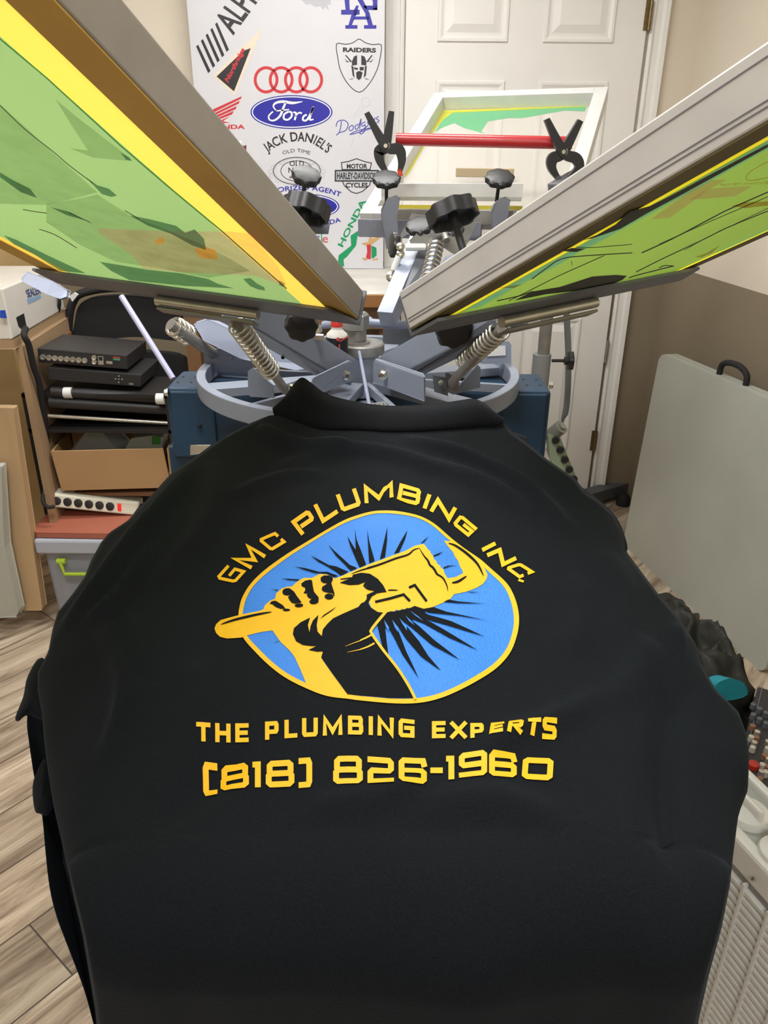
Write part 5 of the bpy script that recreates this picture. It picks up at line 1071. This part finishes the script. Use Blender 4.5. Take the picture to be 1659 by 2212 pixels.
# black stand tubes and silver strip
for k, (x0_, y0_, x1_, y1_, r, m, lb) in enumerate(((112, 846, 356, 862, .016, 'black_plastic', 'upper black tube with white end collars on the shelf'), (108, 868, 356, 884, .017, 'black_plastic', 'black tube just above the silver strip'), (104, 898, 356, 914, .006, 'zinc', 'thin silver strip across the front of the shelf'))):
    t = MB().cyl(onY(x0_, y0_, 2.25), onY(x1_+25, y1_+1, 2.28), r, 16).build(('stand_tube', 'stand_tube', 'silver_strip')[k], M[m], smooth=True); tag(t, lb, ('tube', 'tube', 'strip')[k])
    if k == 0:
        for xx in (148, 347): p = onY(xx, y0_+(xx-112)*.066, 2.25); MB().cyl(p+V((-.012, 0, 0)), p+V((.012, 0, 0)), .0168, 16).build('end_collar', M['label_white'], t, smooth=True)
# cardboard box with packets
a = onY(133, 1060, 2.22); b = onY(352, 1048, 2.25); cbd = mat('cardboard', 'b08c62', .75, var=.04, scale=5)
bxh = onY(120, 975, 2.22).z-a.z
cb_ = thing('cardboard_box', 'open cardboard box with plastic packets on the lower shelf', 'box', tuple(a))
e = (b-a)*1.08; e.z = 0; dp = V((-.02, .19, 0)); th = .006
MB().hexa(a, e, (0, th, 0), (-.012, -.0, bxh)).build('box_wall', cbd, cb_, .001); MB().hexa(a+dp, e, (0, th, 0), (0, 0, bxh)).build('box_wall', cbd, cb_, .001)
MB().hexa(a, (th, 0, 0), dp, (-.012, 0, bxh)).build('box_wall', cbd, cb_, .001); MB().hexa(a+e, (th, 0, 0), dp, (0, 0, bxh)).build('box_wall', cbd, cb_, .001)
MB().hexa(a, e, dp, (0, 0, .004)).build('box_bottom', cbd, cb_)
tag(MB().prism([onY(x, y, 2.32) for x, y in ((155, 972), (202, 917), (255, 968), (240, 1000), (170, 1000))], (.03, .05, 0)).build('plastic_packet', clearmat('grey_clear_plastic', 'b9c0bf', .25, .3), None, .004), 'clear grey plastic packet standing up in the cardboard box', 'packet')
pk = MB().prism([onY(x, y, 2.32) for x, y in ((272, 965), (285, 948), (330, 942), (352, 944), (352, 985), (275, 985))], (.0, .06, 0)).build('plastic_packet', clearmat('white_clear_plastic', 'd6ddd6', .2, .3), None, .006); tag(pk, 'white plastic packet with green end in the cardboard box', 'packet')
MB().prism([onY(x, y, 2.315) for x, y in ((328, 943), (345, 942), (345, 960), (328, 960))], (0, .003, 0)).build('green_end', mat('green_packet', '4aa046', .5), pk)
# power strip, folder, plastic bin
pa, pb = onY(106, 1088, 2.20), onY(300, 1108, 2.24)
ps = thing('power_strip', 'cream power strip with black outlets and red switch on the folder', 'power strip', tuple(pa))
ed = pb-pa; upv = V((0, .012, onY(106, 1072, 2.2).z-pa.z+.018))
MB().hexa(pa+V((0, 0, -.012)), ed, (0, .05, 0), upv).build('strip_body', mat('cream_plastic', 'd9d6c4', .45), ps, .006)
def Sp(u, v, o=.001): return pa+V((0, 0, -.012))+ed*u+upv*v+V((0, -o, 0))
for i in range(6):
    c_ = Sp(.08+i*.118, .5); MB().lathe(c_, (0, -1, .25), [(.0135, -.004), (.0135, .001), (.011, .002)], 20).build('outlet', M['black_plastic'], ps, smooth=True)
MB().hexa(Sp(.755, .22), ed*.045, (0, .004, 0), upv*.56).build('switch', mat('red_switch', 'd8281f', .3, emit=.25), ps, .001, label='lit red rocker switch')
MB().prism([Sp(.93, .1), Sp(1.04, .1), Sp(1.08, .7), Sp(1.0, .75)], (0, .02, 0)).build('strip_end', M['black_plastic'], ps)
cc_ = MB().tube(bez([tuple(onY(x, y, Y)) for x, y, Y in ((112, 1040, 2.27), (98, 1055, 2.2), (92, 1080, 2.17), (102, 1095, 2.15), (118, 1094, 2.16))], 6), .006, 8); tag(cc_.build('power_cable', M['black_soft'], smooth=True), 'black plug cable looping into the power strip', 'cable')
fz = onY(75, 1158, 2.12)
fo = MB().prism([onZ(x, y, fz.z) for x, y in ((74, 1150), (110, 1112), (330, 1112), (330, 1165), (80, 1160))], (0, 0, .016)); tag(fo.build('folder', mat('brick_red_folder', 'ad6550', .6, var=.05), None, .003), 'brick red folder lying on the plastic bin', 'folder')
bn = thing('storage_bin', 'clear plastic storage bin with lime green latch', 'bin', (-.9, 2.3, 0))
zl = fz.z-.003; xa = onZ(76, 1170, zl).x; xb = xa+.31
clr = clearmat('cloudy_clear_plastic', 'a9aebb', .35, .25)
MB().box(xa-.012, xb, 2.10, 2.52, zl-.05, zl-.001).build('lid', clearmat('cloudy_lid', 'c3c8d6', .2, .3), bn, .008)
MB().prism([(xa+.012, 2.12, .003), (xb, 2.12, .003), (xb, 2.50, .003), (xa+.012, 2.50, .003)], (-.008, 0, zl-.055)).build('tub', clr, bn, .012)
lat = mat('lime_latch', 'b3d23c', .4)
lp_ = [onY(x, y, 2.105) for x, y in ((130, 1215), (140, 1240), (205, 1240))]
MB().tube(lp_, .006, 10).build('latch', lat, bn, smooth=True); MB().lathe(onY(132, 1212, 2.11), (1, 0, 0), [(.009, -.012), (.009, .014)], 14).build('latch_hinge', lat, bn, smooth=True)
MB().hexa(onY(185, 1275, 2.16), (.14, 0, .03), (0, .1, 0), (.02, 0, .06)).build('blue_packet', mat('blue_packet', '4a5f9a', .5), bn)
# black folding chair
ch = thing('folding_chair', 'black padded folding chair folded behind the recorders', 'chair', (-.85, 2.62, 0))
oy = 2.64
ot = [onY(x, y, oy) for x, y in ((150, 760), (148, 700), (156, 655), (180, 632), (260, 622), (380, 640), (420, 680), (428, 760), (430, 860))]
MB().tube(bez([tuple(p) for p in ot], 6), .014, 12).build('chair_frame', M['black_plastic'], ch, smooth=True)
MB().prism([V(p) for p in bez([tuple(onY(x, y, oy+.01)) for x, y in ((164, 738), (162, 690), (175, 655), (215, 640), (300, 640), (370, 655), (398, 690), (405, 735), (300, 728), (240, 732))], 4, True)], (0, .03, 0)).build('backrest', M['black_soft'], ch, .006)
MB().prism([V(p) for p in bez([tuple(onY(x, y, oy-.06)) for x, y in ((240, 850), (235, 780), (265, 762), (330, 762), (395, 775), (420, 830), (420, 860), (245, 860))], 4, True)], (0, .04, 0)).build('chair_seat', M['black_soft'], ch, .008)
for x, xx in ((150, 168), (428, 436)): MB().cyl(onY(x, 760, oy), V((onY(xx, 900, oy).x, oy, 0)), .012, 12).build('leg', M['black_plastic'], ch, smooth=True)
tag(MB().prism([onY(x, y, 2.55) for x, y in ((198, 745), (226, 735), (237, 760), (205, 758))], (0, .01, 0)).build('grey_card', mat('grey_card', '8d939c', .5), None), 'small grey card tucked behind the top recorder', 'card')
tag(MB().prism([onY(x, y, 2.60) for x, y in ((150, 640), (160, 632), (168, 637), (156, 652)) ], (0, .01, 0)).build('white_tag', M['label_white'], None), 'small white tag beside the chair top', 'tag')
tag(MB().prism([onY(x, y, 2.58) for x, y in ((124, 720), (147, 720), (150, 770), (122, 770))], (0, .03, 0)).build('wood_block', mat('orange_wood', 'a36a36', .6, var=.1), None), 'orange brown wooden block left of the chair', 'block')
# tan cabinet far left
tag(MB().box(-1.94, -1.36, 2.80, 3.13, 0, 1.26).build('tan_cabinet', mat('tan_cabinet', 'c9ab78', .6, var=.04), None, .003), 'tan cabinet in the far left corner behind the white machine', 'cabinet')
# ================================================================== right side of the room
# folded plastic table
T0 = onZ(1345, 1176, 0); T1 = V((1.175, 1.62, 0))
du = (T1-T0); du.z = 0; du.normalize(); LT = .86
Ht = .76; lean = .03
nrm = V((du.y, -du.x, 0)).normalized(); nrm = nrm if nrm.x > 0 else -nrm     # towards the wall
tb_ = thing('folding_table', 'grey plastic folding table folded in half against the right wall', 'table', tuple((T0+T0+du*LT)/2))
up_ = V((0, 0, Ht))+nrm*lean
ptop = mat('grey_white_plastic', 'b5b8af', .5, var=.07, scale=3, bump=.15, bscale=200)
tbl_rad = .03
def leaf(off, th):
    o = T0+nrm*off; P = lambda u, v: o+du*u+up_*v
    r = .035; pts = []
    for (cu, cv, a0) in ((r, r/Ht, pi), (LT-r, r/Ht, 1.5*pi), (LT-r, 1-r/Ht, 0), (r, 1-r/Ht, .5*pi)):
        for i in range(6):
            a = a0+pi/2*i/5; pts.append(P(cu+r*cos(a), cv+r*sin(a)/Ht))
    return MB().prism(pts, nrm*th)
leaf(0, .023).build('table_leaf', ptop, tb_, .006); leaf(.026, .023).build('table_leaf', ptop, tb_, .006)
hp = [T0+du*u+up_*1+nrm*.028+V((0, 0, h)) for u, h in ((.31, 0), (.315, .03), (.345, .045), (.40, .047), (.44, .03), (.445, 0))]
MB().tube(bez([tuple(p) for p in hp], 5), .0095, 12).build('handle', M['black_soft'], tb_, smooth=True, label='black ribbed carry handle')
# grey metal foot on the floor
mrl = thing('metal_rail', 'dark grey metal rail on the floor between press and folding table', 'rail', tuple(onZ(1310, 1065, 0)))
MB().beam(onZ(1262, 1075, .05), onZ(1362, 1045, .05), .06, .05).build('rail', mat('dark_grey_rail', '55585c', .5, var=.08), mrl, .002)
MB().lathe(onZ(1345, 1090, .0), (0, 0, 1), [(.03, 0), (.03, .03), (.02, .05)], 20).build('caster', M['black_soft'], mrl, smooth=True, label='black caster')
# pole stand behind press on the right
st = thing('pole_stand', 'grey metal pole stand with black knob standing before the door', 'stand', (.43, 2.0, 0))
px_ = onY(1180, 700, 1.95); 
MB().cyl((px_.x, 1.95, .0), (px_.x+.0, 1.95, 1.14), .0155, 20).build('pole', M['steel'], st, smooth=True)
zc_ = onY(1180, 790, 1.95).z; MB().cyl((px_.x-.003, 1.95, 0.02), (px_.x-.003, 1.95, zc_+.03), .023, 20).build('sleeve', mat('grey_painted_tube', '8c8f90', .5), st, smooth=True)
k0 = onY(1192, 779, 1.94); MB().cyl(k0, k0+V((.035, 0, 0)), .004, 10).build('knob_stem', M['black_plastic'], st, smooth=True)
MB().lathe(k0+V((.032, 0, 0)), (1, 0, 0), [(.010, 0), (.010, .008), (.022, .009), (.023, .020), (.018, .022)], 48, wob=lobes(6, .12)).build('knob', M['black_plastic'], st, smooth=True)
for a in (30, 150, 270): MB().beam(V((px_.x, 1.95, .03)), V((px_.x, 1.95, .015))+ax(a)*.22, .03, .02).build('stand_foot', M['press_dark'], st)
cb1 = MB().tube(bez([tuple(onY(x, y, 2.02)) for x, y in ((1222, 650), (1225, 700), (1228, 780), (1226, 850), (1222, 888), (1216, 905), (1213, 925))], 6), [.0085]*25+[.0085-.0007*i for i in range(8)]+[.003]*4, 10)
tag(cb1.build('grey_cable', mat('grey_cable', '72767a', .5), smooth=True), 'grey cable hanging beside the pole stand', 'cable')
cn = thing('cable_connector', 'round grey cable connector above the green power strip', 'connector', tuple(onY(1205, 932, 1.98)))
a = onY(1190, 940, 1.96); b = onY(1213, 922, 1.94)
MB().cyl(a, b, .019, 20).build('connector_body', mat('grey_connector', '84867f', .5), cn, smooth=True); MB().cyl(b, b+(b-a)*.15, .010, 16).build('connector_face', M['steel'], cn, smooth=True)
s0, s1 = onY(1190, 945, 1.95), onY(1262, 1070, 1.90)
p2 = thing('power_strip', 'pale green power strip hanging down right of the press', 'power strip', tuple(s1))
MB().prism([onY(x, y, 1.93) for x, y in ((1186, 940), (1208, 942), (1262, 1075), (1225, 1075), (1186, 985))], (0, .03, 0)).build('strip_body', mat('pale_green_plastic', '9fae93', .45), p2, .003)
for i in range(5):
    c_ = onY(1200+i*9.8, 950+i*21, 1.928); MB().lathe(c_, (0, -1, 0), [(.0105, -.001), (.0105, .005), (.009, .006)], 8, ph=.39).build('outlet', M['black_plastic'], p2)
# heater / air unit, lower right
ac = thing('space_heater', 'slim white room heater with round dials and slatted front at the lower right', 'heater', (.62, .62, 0))
ZA = .52
c0, c1, c2_, c3_ = (onZ(*q_, ZA) for q_ in ((1592, 1806), (1659, 1870), (1619, 1677), (1659, 1721)))
f_ = (c1-c0).normalized()+(c3_-c2_).normalized(); f_.z = 0; f_.normalize(); g_ = V((-f_.y, f_.x, 0))
WA = .42; DA = (c2_-c0).dot(g_)
o_ = c0-f_*.12
wp = mat('white_enamel', 'e2e2de', .4); gp = mat('grey_top_panel', 'a9ada8', .45, var=.03, scale=30)
MB().hexa(o_+V((0, 0, -ZA+.02)), f_*(WA+.12), g_*DA, (0, 0, ZA-.045)).build('cabinet', mat('unit_inner_dark', '8f918e', .5), ac)
MB().hexa(o_-g_*.006+V((0, 0, -.045)), f_*(WA+.12), g_*.02, (0, 0, .049)).build('front_rim', wp, ac, .006)
MB().hexa(o_+g_*(DA-.012)+V((0, 0, -.045)), f_*(WA+.12), g_*.014, (0, 0, .055)).build('rear_rim', wp, ac, .004)
MB().hexa(o_+g_*.012+V((0, 0, -.01)), f_*(WA+.12), g_*(DA-.024), (0, 0, .008)).build('top_panel', gp, ac, .001)
n_ = 36
for i in range(30):
    z = ZA-.062-i*.0145
    MB().hexa(V((o_.x, o_.y, z))-g_*.006, f_*(WA+.12), g_*.012+V((0, 0, .006)), (0, 0, -.006)).build('slat', wp, ac)
for i in range(16): 
    u = .02+i*.045; MB().hexa(o_+f_*u-g_*.009+V((0, 0, -.50)), f_*.004, g_*.008, (0, 0, .45)).build('grille_rib', wp, ac)
def dial(px, py, r):
    p = onZ(px, py, ZA); d = MB().lathe(p, (0, 0, 1), [(r, -.002), (r, .005), (r*.93, .010), (r*.5, .014), (.001, .015)], 40).build('dial', wp, ac, smooth=True)
    MB().cbox(p+V((0, 0, .018)), f_*r*.8, g_*r*.16, (0, 0, .011)).build('dial_grip', wp, d, .005)
dial(1615, 1762, .030); dial(1686, 1850, .030)
p = onZ(1647, 1893, ZA-.02)-g_*.0; bolt_ = MB().lathe(p-g_*.012, -g_, [(.004, 0), (.004, .004), (.002, .006)], 10).build('screw', M['chrome'], ac)
# audio mixers beyond it
def mixer(name, label, P0, a, b, h, m=M['black_plastic']):
    t = thing(name, label, 'audio equipment', tuple(P0)); MB().hexa(P0, a, b, h).build('case', m, t, .003); return t
Pm = onZ(1637, 1482, .45); md = (onZ(1610, 1585, .45)-Pm).normalized()*.34; mr = V((-md.y, md.x, 0)).normalized()*.24
mx_ = mixer('audio_mixer', 'black audio mixer with rows of knobs beyond the white heater', Pm+V((0, 0, -.10)), md, mr, (0, 0, .10))
kb = [mat('brown_knob', '8a6048', .5), M['zinc'], mat('pale_knob', 'b9b6ac', .4)]
for i, (x, y) in enumerate([(1624, 1576), (1634, 1589), (1621, 1600), (1632, 1601), (1628, 1612), (1624, 1623), (1650, 1640), (1658, 1648), (1645, 1660), (1655, 1664), (1643, 1675), (1652, 1676), (1640, 1690), (1657, 1610), (1656, 1625)]+[(1625+14*c, 1530+9*c+22*r) for r in range(2) for c in range(3)]):
    p = onZ(x, y, .45); MB().lathe(p, (0, 0, 1), [(.0055, 0), (.0048, .010), (.001, .011)], 12).build('knob', kb[i % 3] if i < 15 else M['press_dark'], mx_, smooth=True)
MB().lathe(onZ(1626, 1657, .45), (0, 0, 1), [(.010, 0), (.009, .008), (.001, .009)], 12).build('knob', mat('red_button', 'b0281c', .4), mx_, smooth=True, label='red button')
MB().hexa(Pm+mr*.03, md, mr*.008, (0, 0, .001)).build('edge_line', M['press_dark'], mx_)
am = mixer('amplifier', 'black amplifier box beside the audio mixer under the jacket', onZ(1580, 1515, .40)+V((0, 0, -.14)), V((.05, -.22, 0)), V((.09, .03, 0)), (0, 0, .14))
Pa = onZ(1606, 1508, .40); MB().hexa(Pa, (.03, -.05, 0), (.004, .003, 0), (0, 0, .002)).build('white_stripe', M['label_white'], am)
eqt = thing('equipment_stand', 'low black stand under the audio mixer', 'stand', (.8, 1.0, 0))
zb = .26
MB().box(.70, 1.08, .62, 1.12, zb-.03, zb).build('stand_top', M['black_soft'], eqt)
for x in (.71, 1.03):
    for y in (.64, 1.12): MB().box(x, x+.03, y, y+.03, 0, zb-.03).build('leg', M['black_soft'], eqt)
# teal cloth and black jacket
def lump(name, label, cat, outline, zt_, zb_, m, seed, amp=.02, edgedrop=.6):
    P = [onZ(x, y, zt_) for x, y in outline]; ring = [V(q_) for q_ in bez([tuple(p) for p in P], 4, True)]; c = V((0, 0, 0))
    for q_ in ring: c += q_
    c /= len(ring); n = len(ring); vs = []; fs = []; K = 26
    for k in range(K+1):
        s_ = k/K; z = zt_-(zt_-zb_)*edgedrop*s_**3
        for q_ in ring:
            p = c+(q_-c)*s_; p.z = z+noise.noise(p*11+V((seed, 0, 0)))*amp*2.5*(1-s_**6)-abs(noise.noise(p*17+V((0, seed, 0))))*amp*3*(1-s_**6)-abs(noise.noise(p*38+V((0, seed, 4))))*amp*.8; vs.append(p)
    for k in (1, 2, 3):
        for q_ in ring: p = q_+(q_-c)*.02*k*(1 if k < 3 else 0); vs.append(V((p.x, p.y, zb_+(zt_-zb_)*(1-edgedrop)*(1-k/3))))
    for k in range(K+3):
        for j in range(n): fs.append((k*n+j, k*n+(j+1) % n, (k+1)*n+(j+1) % n, (k+1)*n+j))
    return tag(MB().add(vs, fs).build(name, m, smooth='all'), label, cat)
jack = mat('black_quilted_nylon', '24251f', .6, bump=.4, bscale=60, spec=.35)
tc_ = MB().prism([onY(x, y, 1.17) for x, y in bez([(1546, 1480), (1575, 1466), (1605, 1474), (1614, 1500), (1580, 1512), (1550, 1508)], 3, True)], (0, .05, -.03)); tag(tc_.build('teal_cloth', mat('teal_fabric', '1d8fa0', .7, var=.1, scale=30), None, .004), 'bright teal cloth tucked under the black jacket', 'cloth')
lump('black_jacket', 'black quilted jacket heaped beside the folding table right of the shirt', 'jacket', [(1425, 1240), (1450, 1232), (1485, 1248), (1508, 1278), (1500, 1296), (1560, 1318), (1600, 1362), (1632, 1412), (1645, 1440), (1600, 1450), (1545, 1440), (1500, 1420), (1450, 1380), (1400, 1290)], .50, .0, jack, 3, .02, .12)
